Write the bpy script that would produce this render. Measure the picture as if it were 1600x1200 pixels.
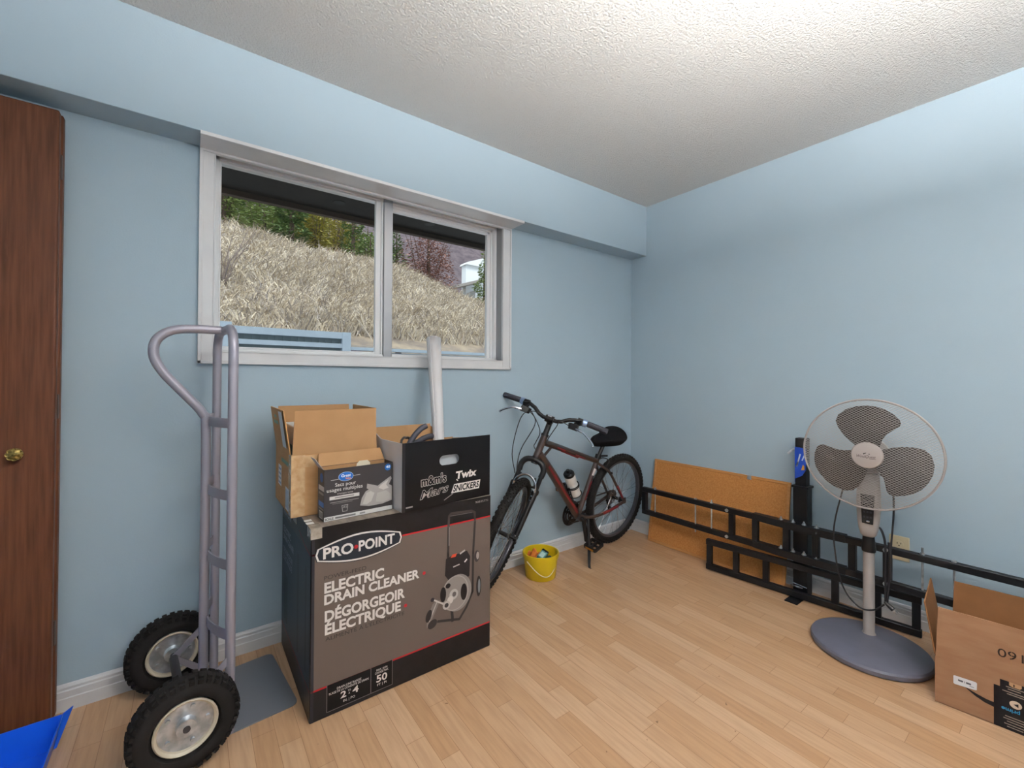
import bpy, math, random
from mathutils import Vector as V, Matrix as M

random.seed(7)
for o in list(bpy.data.objects):
    bpy.data.objects.remove(o)
SC = bpy.context.scene
COL = SC.collection
PI = math.pi
R = math.radians
X, Y, Z = V((1, 0, 0)), V((0, 1, 0)), V((0, 0, 1))


def lin(c):
    if isinstance(c, str):
        c = [int(c[i:i + 2], 16) / 255 for i in (0, 2, 4)]
    return tuple((x / 12.92 if x <= .04045 else ((x + .055) / 1.055) ** 2.4) for x in c) + (1.0,)


# ------------------------------------------------------------------ camera
cam_d = bpy.data.cameras.new('camera')
cam = bpy.data.objects.new('camera', cam_d)
COL.objects.link(cam)
yaw, pitch, roll, FPX, CY = .6401, .0095, .0053, 673.6, 584.5
fwd = V((math.sin(yaw) * math.cos(pitch), math.cos(yaw) * math.cos(pitch), math.sin(pitch)))
rt = V((math.cos(yaw), -math.sin(yaw), 0))
upv = rt.cross(fwd)
r2 = rt * math.cos(roll) + upv * math.sin(roll)
u2 = r2.cross(fwd)
CAM = V((-2.7273, -2.1227, 1.1521))
cam.matrix_world = M(((r2.x, u2.x, -fwd.x, CAM.x), (r2.y, u2.y, -fwd.y, CAM.y), (r2.z, u2.z, -fwd.z, CAM.z), (0, 0, 0, 1)))
cam_d.sensor_fit = 'HORIZONTAL'
cam_d.sensor_width = 36
cam_d.lens = 36 * FPX / 1600
cam_d.shift_y = (CY - 600) / 1600
cam_d.clip_start = .02
cam_d.clip_end = 400
SC.camera = cam
SC.view_settings.view_transform = 'Standard'
SC.view_settings.look = 'None'
SC.view_settings.gamma = 1
SC.view_settings.use_curve_mapping = False
SC.view_settings.exposure = 0.05

# ------------------------------------------------------------------ world, sun, added room light
w = bpy.data.worlds.new('world')
SC.world = w
w.use_nodes = True
bgn = w.node_tree.nodes['Background']
bgn.inputs[0].default_value = (.80, .90, 1.0, 1)
bgn.inputs[1].default_value = 1.5
sun_d = bpy.data.lights.new('sun', 'SUN')
sun_d.energy = 2.4
sun_d.angle = R(25)
sun_d.color = (1, .95, .86)
sun = bpy.data.objects.new('sun', sun_d)
sun.rotation_euler = V((.35, .62, -.70)).to_track_quat('-Z', 'Y').to_euler()
COL.objects.link(sun)
ADDED_LAMP = V((-1.90, -2.45, 1.94))   # unseen lamp added to fill the room, built and lit further down
LAMP_POWER, UP_POWER = 14.0, 335.0
SC.cycles.use_denoising = True
SC.cycles.max_bounces = 10
SC.cycles.diffuse_bounces = 6

# ------------------------------------------------------------------ materials


def mat(name, c1, rough=.5, metal=0.0, c2=None, scale=20, stretch=(1, 1, 1), bump=0, bscale=None, detail=4, coat=0, spec=.5, alpha=1, lo=.35, hi=.65):
    m = bpy.data.materials.new(name)
    m.use_nodes = True
    nt = m.node_tree
    b = nt.nodes['Principled BSDF']
    b.inputs['Base Color'].default_value = lin(c1)
    b.inputs['Roughness'].default_value = rough
    b.inputs['Metallic'].default_value = metal
    b.inputs['Coat Weight'].default_value = coat
    b.inputs['Specular IOR Level'].default_value = spec
    if alpha < 1:
        b.inputs['Alpha'].default_value = alpha
    if c2 or bump:
        tc = nt.nodes.new('ShaderNodeTexCoord')
        mp = nt.nodes.new('ShaderNodeMapping')
        mp.inputs['Scale'].default_value = stretch
        nt.links.new(tc.outputs['Object'], mp.inputs['Vector'])
        if c2:
            n = nt.nodes.new('ShaderNodeTexNoise')
            n.inputs['Scale'].default_value = scale
            n.inputs['Detail'].default_value = detail
            nt.links.new(mp.outputs[0], n.inputs['Vector'])
            r = nt.nodes.new('ShaderNodeValToRGB')
            r.color_ramp.elements[0].color = lin(c1)
            r.color_ramp.elements[1].color = lin(c2)
            r.color_ramp.elements[0].position = lo
            r.color_ramp.elements[1].position = hi
            nt.links.new(n.outputs['Fac'], r.inputs['Fac'])
            nt.links.new(r.outputs['Color'], b.inputs['Base Color'])
        if bump:
            n2 = nt.nodes.new('ShaderNodeTexNoise')
            n2.inputs['Scale'].default_value = bscale or scale
            n2.inputs['Detail'].default_value = 5
            nt.links.new(mp.outputs[0], n2.inputs['Vector'])
            bp = nt.nodes.new('ShaderNodeBump')
            bp.inputs['Strength'].default_value = bump
            bp.inputs['Distance'].default_value = .01
            nt.links.new(n2.outputs['Fac'], bp.inputs['Height'])
            nt.links.new(bp.outputs[0], b.inputs['Normal'])
    return m


def ink(c, rough=.45):
    k = 'ink_' + str(c)
    if k in INK:
        return INK[k]
    INK[k] = mat(k, c, rough, spec=.2)
    return INK[k]


INK = {}


def island_mat(name, cols, rough=.8):
    """colour picked per leaf or blade"""
    m = mat(name, cols[0], rough, spec=.2)
    nt = m.node_tree
    g = nt.nodes.new('ShaderNodeNewGeometry')
    r = nt.nodes.new('ShaderNodeValToRGB')
    els = r.color_ramp.elements
    while len(els) < len(cols):
        els.new(.5)
    for i, c in enumerate(cols):
        els[i].position = i / (len(cols) - 1)
        els[i].color = lin(c)
    nt.links.new(g.outputs['Random Per Island'], r.inputs['Fac'])
    nt.links.new(r.outputs['Color'], nt.nodes['Principled BSDF'].inputs['Base Color'])
    return m


def floor_mat():
    m = mat('maple_laminate', 'd9b58a', .3)
    nt = m.node_tree
    L = nt.links.new
    N = nt.nodes.new
    b = nt.nodes['Principled BSDF']
    tc = N('ShaderNodeTexCoord')
    sp = N('ShaderNodeSeparateXYZ')
    L(tc.outputs['Object'], sp.inputs[0])
    dv = N('ShaderNodeMath'); dv.operation = 'DIVIDE'; dv.inputs[1].default_value = .064
    L(sp.outputs['X'], dv.inputs[0])
    fl = N('ShaderNodeMath'); fl.operation = 'FLOOR'
    L(dv.outputs[0], fl.inputs[0])
    wn = N('ShaderNodeTexWhiteNoise'); wn.noise_dimensions = '1D'
    L(fl.outputs[0], wn.inputs['W'])
    ma = N('ShaderNodeMath'); ma.operation = 'MULTIPLY_ADD'; ma.inputs[1].default_value = .4
    L(wn.outputs['Value'], ma.inputs[0]); L(sp.outputs['Y'], ma.inputs[2])
    cb = N('ShaderNodeCombineXYZ')
    L(ma.outputs[0], cb.inputs['X']); L(sp.outputs['X'], cb.inputs['Y'])
    br = N('ShaderNodeTexBrick')
    br.offset = 0
    br.inputs['Scale'].default_value = 1
    br.inputs['Brick Width'].default_value = .4
    br.inputs['Row Height'].default_value = .064
    br.inputs['Mortar Size'].default_value = .0007
    br.inputs['Color1'].default_value = lin('caa685')
    br.inputs['Color2'].default_value = lin('bb936e')
    br.inputs['Mortar'].default_value = lin('96704e')
    L(cb.outputs[0], br.inputs['Vector'])
    mp = N('ShaderNodeMapping'); mp.inputs['Scale'].default_value = (40, 3, 1)
    L(tc.outputs['Object'], mp.inputs[0])
    n = N('ShaderNodeTexNoise'); n.inputs['Scale'].default_value = 2; n.inputs['Detail'].default_value = 6
    L(mp.outputs[0], n.inputs['Vector'])
    r = N('ShaderNodeValToRGB')
    r.color_ramp.elements[0].color = (.84, .82, .80, 1); r.color_ramp.elements[1].color = (1, 1, 1, 1)
    r.color_ramp.elements[0].position = .3; r.color_ramp.elements[1].position = .6
    L(n.outputs['Fac'], r.inputs[0])
    mx = N('ShaderNodeMix'); mx.data_type = 'RGBA'; mx.blend_type = 'MULTIPLY'; mx.inputs['Factor'].default_value = 1
    L(br.outputs['Color'], mx.inputs['A']); L(r.outputs[0], mx.inputs['B'])
    # scattered dark scuffs and crumbs
    n3 = N('ShaderNodeTexNoise'); n3.inputs['Scale'].default_value = 34; n3.inputs['Detail'].default_value = 2
    L(tc.outputs['Object'], n3.inputs['Vector'])
    r3 = N('ShaderNodeValToRGB')
    r3.color_ramp.elements[0].color = (1, 1, 1, 1); r3.color_ramp.elements[1].color = (.45, .38, .32, 1)
    r3.color_ramp.elements[0].position = .755; r3.color_ramp.elements[1].position = .79
    L(n3.outputs['Fac'], r3.inputs[0])
    mx2 = N('ShaderNodeMix'); mx2.data_type = 'RGBA'; mx2.blend_type = 'MULTIPLY'; mx2.inputs['Factor'].default_value = 1
    L(mx.outputs['Result'], mx2.inputs['A']); L(r3.outputs[0], mx2.inputs['B'])
    L(mx2.outputs['Result'], b.inputs['Base Color'])
    return m


def popcorn_mat():
    m = mat('popcorn_ceiling', 'e8e8e7', .95, spec=.1)
    nt = m.node_tree
    L = nt.links.new
    N = nt.nodes.new
    b = nt.nodes['Principled BSDF']
    tc = N('ShaderNodeTexCoord')
    n = N('ShaderNodeTexNoise'); n.inputs['Scale'].default_value = 120; n.inputs['Detail'].default_value = 4; n.inputs['Roughness'].default_value = .65
    L(tc.outputs['Object'], n.inputs['Vector'])
    r = N('ShaderNodeValToRGB')
    r.color_ramp.elements[0].position = .35; r.color_ramp.elements[1].position = .68
    L(n.outputs['Fac'], r.inputs[0])
    bp = N('ShaderNodeBump'); bp.inputs['Strength'].default_value = .75; bp.inputs['Distance'].default_value = .012
    L(r.outputs[0], bp.inputs['Height']); L(bp.outputs[0], b.inputs['Normal'])
    return m


def glass_mat():
    m = bpy.data.materials.new('window_glass')
    m.use_nodes = True
    nt = m.node_tree
    nt.nodes.clear()
    out = nt.nodes.new('ShaderNodeOutputMaterial')
    tr = nt.nodes.new('ShaderNodeBsdfTransparent')
    tr.inputs[0].default_value = (.93, .95, .95, 1)
    gl = nt.nodes.new('ShaderNodeBsdfGlossy')
    gl.inputs['Roughness'].default_value = .08
    mx = nt.nodes.new('ShaderNodeMixShader')
    mx.inputs[0].default_value = .0015
    nt.links.new(tr.outputs[0], mx.inputs[1])
    nt.links.new(gl.outputs[0], mx.inputs[2])
    nt.links.new(mx.outputs[0], out.inputs[0])
    return m


WALL = mat('blue_wall_paint', 'a3b6c3', .6, c2='a6b9c6', scale=1.6, bump=.05, bscale=160, spec=.3)
CEIL = popcorn_mat()
FLOOR = floor_mat()
TRIMW = mat('white_trim_paint', 'd8d8da', .35, c2='d1d1d4', scale=9)
VINYL = mat('white_vinyl', 'e6e6e8', .3)
ALU = mat('grey_window_track', 'a9aaae', .35, .3)
GLASS = glass_mat()
WOOD = mat('dark_brown_veneer', '4a2919', .5, c2='633b26', spec=.25, scale=5, stretch=(22, 22, 1.1), detail=8, lo=.3, hi=.7, bump=.05, bscale=12)
WOODE = mat('dark_brown_edge', '2e1c14', .5)
BRASS = mat('aged_brass', 'a58f56', .35, .9, c2='4f431f', scale=120)
CARD = mat('brown_cardboard', 'b98d5f', .8, c2='c1966a', scale=14, stretch=(1, 1, 3), spec=.2)
CARDIN = mat('cardboard_inside', 'a8835e', .85, c2='a27d59', scale=12, spec=.15)
CARDX_SHADE = mat('kraft_shaded_flap', '80593a', .9, c2='785335', scale=12, spec=.1)  # shade on the inner flaps put into a darker kraft colour
CARDX = mat('kraft_cardboard', '8f6b51', .85, c2='987459', scale=10, stretch=(1, 1, 4), spec=.2)
TAPE = mat('clear_packing_tape', 'bb9467', .18, c2='cfae86', scale=40, coat=.5)
BLACKP = mat('printed_black', '0e0d0f', .38, c2='171518', scale=18, spec=.3)
GREYP = mat('printed_grey', '7b7370', .42, c2='857c78', scale=6, spec=.4)
TOPP = mat('scuffed_box_top', '6b6059', .4, c2='8a7d70', scale=14, stretch=(4, 1, 1))
NAVY = mat('printed_navy_grey', '3a434d', .3, c2='454e58', scale=5, spec=.5)
SILVER = mat('silver_grey_paint', '9b98a4', .38, .35)
PLATE = mat('toe_plate_paint', '777a83', .4, .35)
RUBBER = mat('black_rubber', '110f0e', .8, c2='181515', scale=30, spec=.25)
RIMW = mat('cream_rim', 'cfc3ae', .4)
ZINC = mat('zinc_steel', 'cfd2d6', .3, .7, c2='a5abb1', scale=40)
DARKM = mat('dark_axle_steel', '4c4a4e', .4, .6)
BLKSTEEL = mat('black_powder_steel', '0b0c10', .45, c2='101217', scale=30, spec=.35)
BLUEL = mat('blue_label', '1747b4', .4)
CORK = mat('cork_face', 'b9824c', .9, c2='a8713f', scale=150, detail=3, spec=.1)
PINE = mat('oak_frame', 'bd864d', .5, c2='ad763f', scale=6, stretch=(1, 12, 12))
FANG = mat('fan_grey_plastic', '99928f', .42, c2='938c8a', scale=8)
FANB = mat('fan_base_grey', '595a67', .36, c2='60616f', scale=10, coat=.15)
FANM = mat('fan_mesh_wire', 'b0aba8', .4, .2)
BLADE = mat('fan_blade', '2b221e', .4, spec=.5)
BADGE = mat('fan_badge', 'b0a6a2', .3, .3)
CORDM = mat('black_cord', '15151a', .5)
YELLOW = mat('yellow_plastic', 'd9bb1c', .4, c2='d2b31a', scale=8)
WIREW = mat('white_plastic_wire', 'd8cfae', .4)
ORANGE = mat('orange_cloth', 'cf7526', .8, c2='a8551a', scale=40)
TEAL = mat('teal_pack', '3f7f84', .45, c2='7a9f9c', scale=70, lo=.5, hi=.6)
BIKEF = mat('bike_brown_grey', '392c29', .35, .3, coat=.3)
BIKER = mat('bike_red', '6e1720', .35, .1, coat=.3)
BIKEB = mat('bike_black', '0b0a0c', .42, c2='111013', scale=30, spec=.35)
CHROME = mat('chrome_steel', 'c6cad2', .2, .95)
RIMG = mat('wheel_rim_grey', '55555c', .3, .7)
GRIP = mat('grip_rubber', '2b2b35', .7)
SADDLE = mat('black_fabric_saddle', '0a0a0c', .95, spec=.15, c2='0f0f12', scale=80, bump=.3, bscale=200)
BOTTLE = mat('white_bottle', 'd9d5d2', .4)
ROLLW = mat('white_vinyl_roll', 'd3d1d3', .3, c2='cbc8ca', scale=4)
PAPERW = mat('white_paper', 'e6e4e0', .7)
IVORY = mat('ivory_plastic', 'd5c6a4', .4)
DARK = mat('dark_slot', '1a1815', .6)
BLUEB = mat('blue_plastic', '1257d6', .35, c2='1660e0', scale=5)
EAVE = mat('dark_eave', '2a2725', .8, c2='322e2b', scale=12)  # dark brown, with the shade of the backlit underside put into the colour
FASC = mat('fascia_board', '55493f', .8)
FENCE = mat('blue_grey_timber', '9aa9b8', .7, c2='a2b1c0', scale=8)
CORR = mat('grey_corrugated', '7f8a8c', .6)
SOIL = mat('dry_soil', '857a72', .95, c2='ab9c88', scale=5)
GRASS = island_mat('dry_grass_blade', ['9d9694', 'cfbfa8', 'e2d4bb', 'b3aaa4', 'e9ddc8', 'c5b8a6', '9a9290'])
BARK = mat('bark', '5b4a3e', .9, c2='463930', scale=20)
HOUSEW = mat('white_siding', 'dfe3e6', .7)
ROOFM = mat('grey_roof', '8f8a86', .8)
FARH = mat('far_hillside', '574c52', .95, c2='6f6266', scale=1.2, detail=8)

# ------------------------------------------------------------------ mesh helpers
MW = {}


class MB:
    def __init__(s):
        s.v, s.f, s.mi = [], [], []

    def add(s, vs, fs, mi=0, m=None):
        k = len(s.v)
        s.v += [(m @ V(p)) if m is not None else V(p) for p in vs]
        s.f += [tuple(i + k for i in q) for q in fs]
        s.mi += [mi] * len(fs)
        return s

    def box(s, c, d, mi=0, m=None):
        c, h = V(c), V(d) / 2
        vs = [c + V((x * h.x, y * h.y, z * h.z)) for z in (-1, 1) for x, y in ((-1, -1), (1, -1), (1, 1), (-1, 1))]
        return s.add(vs, [(3, 2, 1, 0), (4, 5, 6, 7), (0, 1, 5, 4), (1, 2, 6, 5), (2, 3, 7, 6), (3, 0, 4, 7)], mi, m)

    def span(s, a, b, mi=0, m=None):
        a, b = V(a), V(b)
        return s.box((a + b) / 2, b - a, mi, m)

    def hexa(s, p, mi=0, m=None):
        """8 corners: bottom ring then top ring"""
        return s.add(p, [(3, 2, 1, 0), (4, 5, 6, 7), (0, 1, 5, 4), (1, 2, 6, 5), (2, 3, 7, 6), (3, 0, 4, 7)], mi, m)

    def bar(s, a, b, wd, ht, mi=0, up=Z, m=None):
        a, b = V(a), V(b)
        d = (b - a).normalized()
        sd = d.cross(V(up))
        if sd.length < 1e-4:
            sd = d.cross(X)
        sd.normalize()
        u = sd.cross(d)
        q = [(-1, -1), (1, -1), (1, 1), (-1, 1)]
        vs = [p + sd * (i * wd / 2) + u * (j * ht / 2) for p in (a, b) for i, j in q]
        return s.hexa(vs, mi, m)

    def tube(s, pts, r, n=12, closed=False, mi=0, caps=True, m=None):
        pts = [V(p) for p in pts]
        k = len(pts)
        rr = r if isinstance(r, (list, tuple)) else [r] * k
        tang = []
        for i in range(k):
            a = pts[(i - 1) % k] if (closed or i > 0) else pts[i]
            b = pts[(i + 1) % k] if (closed or i < k - 1) else pts[i]
            tang.append((b - a).normalized())
        nrm = tang[0].orthogonal().normalized()
        vs = []
        for i in range(k):
            if i:
                nrm = tang[i - 1].rotation_difference(tang[i]) @ nrm
            bn = tang[i].cross(nrm)
            for j in range(n):
                a = 2 * PI * j / n
                vs.append(pts[i] + (nrm * math.cos(a) + bn * math.sin(a)) * rr[i])
        fs = []
        for i in range(k if closed else k - 1):
            for j in range(n):
                a, b = i * n + j, i * n + (j + 1) % n
                c, d = ((i + 1) % k) * n + (j + 1) % n, ((i + 1) % k) * n + j
                fs.append((a, b, c, d))
        if caps and not closed:
            fs.append(tuple(range(n - 1, -1, -1)))
            fs.append(tuple((k - 1) * n + j for j in range(n)))
        return s.add(vs, fs, mi, m)

    def cyl(s, a, b, r, r2=None, n=20, mi=0, m=None):
        return s.tube([a, b], [r, r if r2 is None else r2], n, mi=mi, m=m)

    def lathe(s, prof, n=32, mi=0, m=None, caps=True):
        caps = caps and prof[0] != prof[-1]
        vs, fs = [], []
        for r, z in prof:
            for j in range(n):
                a = 2 * PI * j / n
                vs.append((r * math.cos(a), r * math.sin(a), z))
        for i in range(len(prof) - 1):
            for j in range(n):
                fs.append((i * n + j, i * n + (j + 1) % n, (i + 1) * n + (j + 1) % n, (i + 1) * n + j))
        if caps and prof[0][0] > 0:
            fs.append(tuple(range(n - 1, -1, -1)))
        if caps and prof[-1][0] > 0:
            fs.append(tuple((len(prof) - 1) * n + j for j in range(n)))
        return s.add(vs, fs, mi, m)

    def prism(s, poly, t, mi=0, m=None, z0=0):
        k = len(poly)
        vs = [(p[0], p[1], z0) for p in poly] + [(p[0], p[1], z0 + t) for p in poly]
        fs = [tuple(range(k - 1, -1, -1)), tuple(range(k, 2 * k))]
        fs += [(i, (i + 1) % k, k + (i + 1) % k, k + i) for i in range(k)]
        return s.add(vs, fs, mi, m)

    def sphere(s, c, r, sc=(1, 1, 1), n=16, mi=0, m=None):
        c = V(c)
        prof = [(math.sin(PI * i / (n // 2)) * r, -math.cos(PI * i / (n // 2)) * r) for i in range(n // 2 + 1)]
        mm = M.Translation(c) @ M.Diagonal((*sc, 1))
        return s.lathe([(max(a, 1e-5), b) for a, b in prof], n, mi, (m @ mm) if m is not None else mm)

    def torus(s, c, axis, RR, r, N=48, n=10, mi=0, m=None, a0=0, a1=2 * PI):
        c, ax = V(c), V(axis).normalized()
        e = ax.orthogonal().normalized()
        g = ax.cross(e)
        full = abs(a1 - a0 - 2 * PI) < 1e-4
        k = N if full else N + 1
        pts = [c + (e * math.cos(a0 + (a1 - a0) * i / N) + g * math.sin(a0 + (a1 - a0) * i / N)) * RR for i in range(k)]
        return s.tube(pts, r, n, closed=full, mi=mi, m=m)

    def build(s, name, mats, parent=None, bevel=0, world=False, angle=35, seg=2, smooth=True):
        me = bpy.data.meshes.new(name)
        vs = s.v
        if parent is not None and world:
            inv = MW[parent.name].inverted()
            vs = [inv @ p for p in vs]
        me.from_pydata([tuple(p) for p in vs], [], s.f)
        for mm in (mats if isinstance(mats, (list, tuple)) else [mats]):
            me.materials.append(mm)
        me.polygons.foreach_set('material_index', s.mi)
        if smooth:
            me.polygons.foreach_set('use_smooth', [True] * len(me.polygons))
            me.set_sharp_from_angle(angle=R(angle))
        me.update()
        o = bpy.data.objects.new(name, me)
        COL.objects.link(o)
        if parent is not None:
            o.parent = parent
            MW[o.name] = MW[parent.name]
        else:
            MW[o.name] = M.Identity(4)
        if bevel:
            b = o.modifiers.new('bevel', 'BEVEL')
            b.width = bevel
            b.segments = seg
            b.limit_method = 'ANGLE'
            b.angle_limit = R(40)
        return o


def tag(o, label, cat, group=None, kind=None):
    o['label'] = label
    o['category'] = cat
    if group:
        o['group'] = group
    if kind:
        o['kind'] = kind
    return o


def thing(name, label, cat, mtx, group=None):
    o = bpy.data.objects.new(name, None)
    o.empty_display_size = .05
    COL.objects.link(o)
    if not isinstance(mtx, M):
        mtx = M.Translation(V(mtx))
    o.matrix_world = mtx
    MW[o.name] = mtx.copy()
    return tag(o, label, cat, group)


def struct(name, mb, mats, parent=None, **k):
    o = mb.build(name, mats, parent, **k)
    if parent is None:
        o['kind'] = 'structure'
    return o


def basis(o, a, b, c):
    return M(((a[0], b[0], c[0], o[0]), (a[1], b[1], c[1], o[1]), (a[2], b[2], c[2], o[2]), (0, 0, 0, 1)))


def bez(pts, n=8):
    """Catmull-Rom through points"""
    pts = [V(p) for p in pts]
    P = [pts[0] * 2 - pts[1]] + pts + [pts[-1] * 2 - pts[-2]]
    out = []
    for i in range(1, len(P) - 2):
        for k in range(n):
            t = k / n
            a, b, c, d = P[i - 1], P[i], P[i + 1], P[i + 2]
            out.append(.5 * ((2 * b) + (c - a) * t + (2 * a - 5 * b + 4 * c - d) * t * t + (3 * b - a - 3 * c + d) * t ** 3))
    out.append(pts[-1])
    return out


_TX = {}


def text_geo(s, bold=0, shear=0, space=1):
    k = (s, bold, shear, space)
    if k not in _TX:
        cu = bpy.data.curves.new('t', 'FONT')
        cu.body = s
        cu.offset = bold
        cu.shear = shear
        cu.space_character = space
        cu.resolution_u = 3
        ob = bpy.data.objects.new('t', cu)
        COL.objects.link(ob)
        dg = bpy.context.evaluated_depsgraph_get()
        me = ob.evaluated_get(dg).to_mesh()
        vs = [tuple(v.co) for v in me.vertices]
        fs = [tuple(p.vertices) for p in me.polygons]
        ob.evaluated_get(dg).to_mesh_clear()
        bpy.data.objects.remove(ob)
        bpy.data.curves.remove(cu)
        _TX[k] = (vs, fs)
    return _TX[k]


CAPH = None


class Print:
    """flat ink on a face: u to the right, v up, n outwards"""

    def __init__(s, o, u, v):
        u, v = V(u).normalized(), V(v).normalized()
        s.m = basis(V(o), u, v, u.cross(v))
        s.mb = MB()
        s.cols = []

    def ci(s, c):
        if c not in s.cols:
            s.cols.append(c)
        return s.cols.index(c)

    def poly(s, pts, c, k=1):
        s.mb.add([(p[0], p[1], k * .0004) for p in pts], [tuple(range(len(pts)))], s.ci(c), s.m)

    def rect(s, u0, v0, u1, v1, c, k=1):
        s.poly([(u0, v0), (u1, v0), (u1, v1), (u0, v1)], c, k)

    def ell(s, cu, cv, ru, rv, c, k=1, n=32, rot=0):
        ca, sa = math.cos(rot), math.sin(rot)
        s.poly([(cu + ru * math.cos(t) * ca - rv * math.sin(t) * sa, cv + ru * math.cos(t) * sa + rv * math.sin(t) * ca) for t in [2 * PI * i / n for i in range(n)]], c, k)

    def line(s, pts, wd, c, k=1):
        for (a, b), (c2, d) in zip(pts[:-1], pts[1:]):
            L = math.hypot(c2 - a, d - b)
            if L < 1e-6:
                continue
            nx, ny = -(d - b) / L * wd / 2, (c2 - a) / L * wd / 2
            s.poly([(a - nx, b - ny), (c2 - nx, d - ny), (c2 + nx, d + ny), (a + nx, b + ny)], c, k)
        for (a, b) in pts[1:-1]:
            s.ell(a, b, wd / 2, wd / 2, c, k, 10)

    def text(s, t, u, v, wd, cap, c, k=1, bold=.0, shear=0, space=1, rot=0, align='L'):
        global CAPH
        if CAPH is None:
            vs, _ = text_geo('H')
            CAPH = max(p[1] for p in vs)
        vs, fs = text_geo(t, bold, shear, space)
        x0, x1 = min(p[0] for p in vs), max(p[0] for p in vs)
        sx = wd / (x1 - x0)
        sy = cap / CAPH
        off = {'L': 0, 'C': -wd / 2, 'R': -wd}[align]
        ca, sa = math.cos(rot), math.sin(rot)
        pts = []
        for p in vs:
            a, b = (p[0] - x0) * sx + off, p[1] * sy
            pts.append((u + a * ca - b * sa, v + a * sa + b * ca, k * .0004))
        s.mb.add(pts, fs, s.ci(c), s.m)

    def done(s, name, parent, world=True):
        return s.mb.build(name, [ink(c) for c in s.cols], parent, world=world, smooth=False)


# ------------------------------------------------------------------ room shell
XL, YF, H = -3.46, -3.4, 2.44
WX0, WX1, WZ0, WZ1 = -2.654, -1.228, 1.257, 2.085
struct('floor', MB().span((XL - .1, YF - .1, -.12), (.15, .17, 0)), FLOOR)
struct('ceiling', MB().span((XL - .1, YF - .1, H), (.15, .17, H + .1)), CEIL)
wb = MB()
wb.span((XL - .1, 0, 0), (WX0, .16, H)).span((WX1, 0, 0), (.15, .16, H))
wb.span((WX0, 0, 0), (WX1, .16, WZ0)).span((WX0, 0, WZ1), (WX1, .16, H))
struct('wall_back', wb, WALL, smooth=False)
struct('wall_right', MB().span((0, YF - .1, 0), (.15, 0, H)), WALL)
struct('wall_left', MB().span((XL - .12, YF - .1, 0), (XL, 0, H)), WALL)
struct('wall_front', MB().span((XL, YF - .12, 0), (0, YF, H)), WALL)
struct('trim_1', MB().span((XL, -.139, 2.072), (0, 0, H)), WALL, bevel=.002)


def base_profile(a, b, out, name):
    a, b, out = V(a), V(b), V(out)
    prof = [(0, 0), (.015, 0), (.015, .042), (.0125, .045), (.0125, .066), (.0095, .070), (.0095, .078), (.005, .085), (0, .088)]
    mb = MB()
    n = len(prof)
    vs = [p + out * q[0] + Z * q[1] for p in (a, b) for q in prof]
    fs = [(i, (i + 1) % n, n + (i + 1) % n, n + i) for i in range(n)] + [tuple(range(n - 1, -1, -1)), tuple(range(n, 2 * n))]
    return struct(name, mb.add(vs, fs), TRIMW, angle=20)


base_profile((XL, 0, 0), (0, 0, 0), (0, -1, 0), 'baseboard_back')
base_profile((0, 0, 0), (0, YF, 0), (-1, 0, 0), 'baseboard_right')

# window
win = MB()
fy0, fy1 = .055, .125
win.span((WX0, fy0, WZ0), (WX0 + .016, fy1, WZ1)).span((WX1 - .016, fy0, WZ0), (WX1, fy1, WZ1))
win.span((WX0, fy0, WZ0), (WX1, fy1, WZ0 + .016)).span((WX0, fy0, WZ1 - .022), (WX1, fy1, WZ1))
win.span((WX0, .045, WZ0), (WX1, .058, WZ0 + .008))
wobj = struct('window_1', win, VINYL, bevel=.002)
cs = MB()
ox0, ox1, oz0 = -2.708, -1.166, 1.204
for a, b in (((ox0, -.015, oz0), (WX0, 0, 2.071)), ((WX1, -.015, oz0), (ox1, 0, 2.071)), ((WX0, -.015, oz0), (WX1, 0, WZ0))):
    cs.span(a, b)
for a, b in (((ox0, -.019, oz0), (ox0 + .012, -.015, 2.071)), ((ox1 - .012, -.019, oz0), (ox1, -.015, 2.071)), ((ox0, -.019, oz0), (ox1, -.015, oz0 + .012)),
             ((WX0 - .006, -.0175, oz0 + .03), (WX0, -.015, 2.071)), ((WX1, -.0175, oz0 + .03), (WX1 + .006, -.015, 2.071)), ((WX0, -.0175, WZ0 - .006), (WX1, -.015, WZ0))):
    cs.span(a, b)
cs.span((ox0, -.139, 2.060), (ox1, -.0195, 2.0715))
cs.span((ox0, -.143, 2.060), (ox1, -.139, 2.074))
cs.span((ox0, -.0195, 2.052), (ox1, 0, 2.0715))
cs.build('window_casing', TRIMW, wobj, bevel=.0015)
jb = MB()
jb.span((WX0 - .004, 0, WZ0), (WX0, fy0, WZ1)).span((WX1, 0, WZ0), (WX1 + .004, fy0, WZ1)).span((WX0, 0, WZ0 - .004), (WX1, fy0, WZ0)).span((WX0, 0, WZ1), (WX1, fy0, WZ1 + .004))
for i in range(3):
    jb.span((WX0, .012 + i * .014, WZ1 - .004), (WX1, .018 + i * .014, WZ1))
jb.build('window_jamb', ALU, wobj)
MX0, MX1 = -1.975, -1.905
s1 = MB()
ya, yb = .062, .085
s1.span((WX0 + .016, ya, WZ0 + .016), (WX0 + .022, yb, WZ1 - .022)).span((MX0, ya, WZ0 + .016), (MX0 + .036, yb, WZ1 - .022))
s1.span((WX0 + .016, ya, WZ0 + .016), (MX0, yb, WZ0 + .024)).span((WX0 + .016, ya, WZ1 - .030), (MX0, yb, WZ1 - .022))
s1.span((MX0 + .026, ya - .008, WZ0 + .016), (MX0 + .036, ya, WZ1 - .022))
so = s1.build('sash', VINYL, wobj, bevel=.0015)
MB().span((WX0 + .02, .072, WZ0 + .02), (MX0 + .004, .076, WZ1 - .026)).build('glass_pane', GLASS, so)
MB().span((MX0 + .037, .040, WZ0 + .002), (MX1 + .012, .068, WZ1 - .002)).build('meeting_stile', ALU, wobj, bevel=.002)
s2 = MB()
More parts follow.
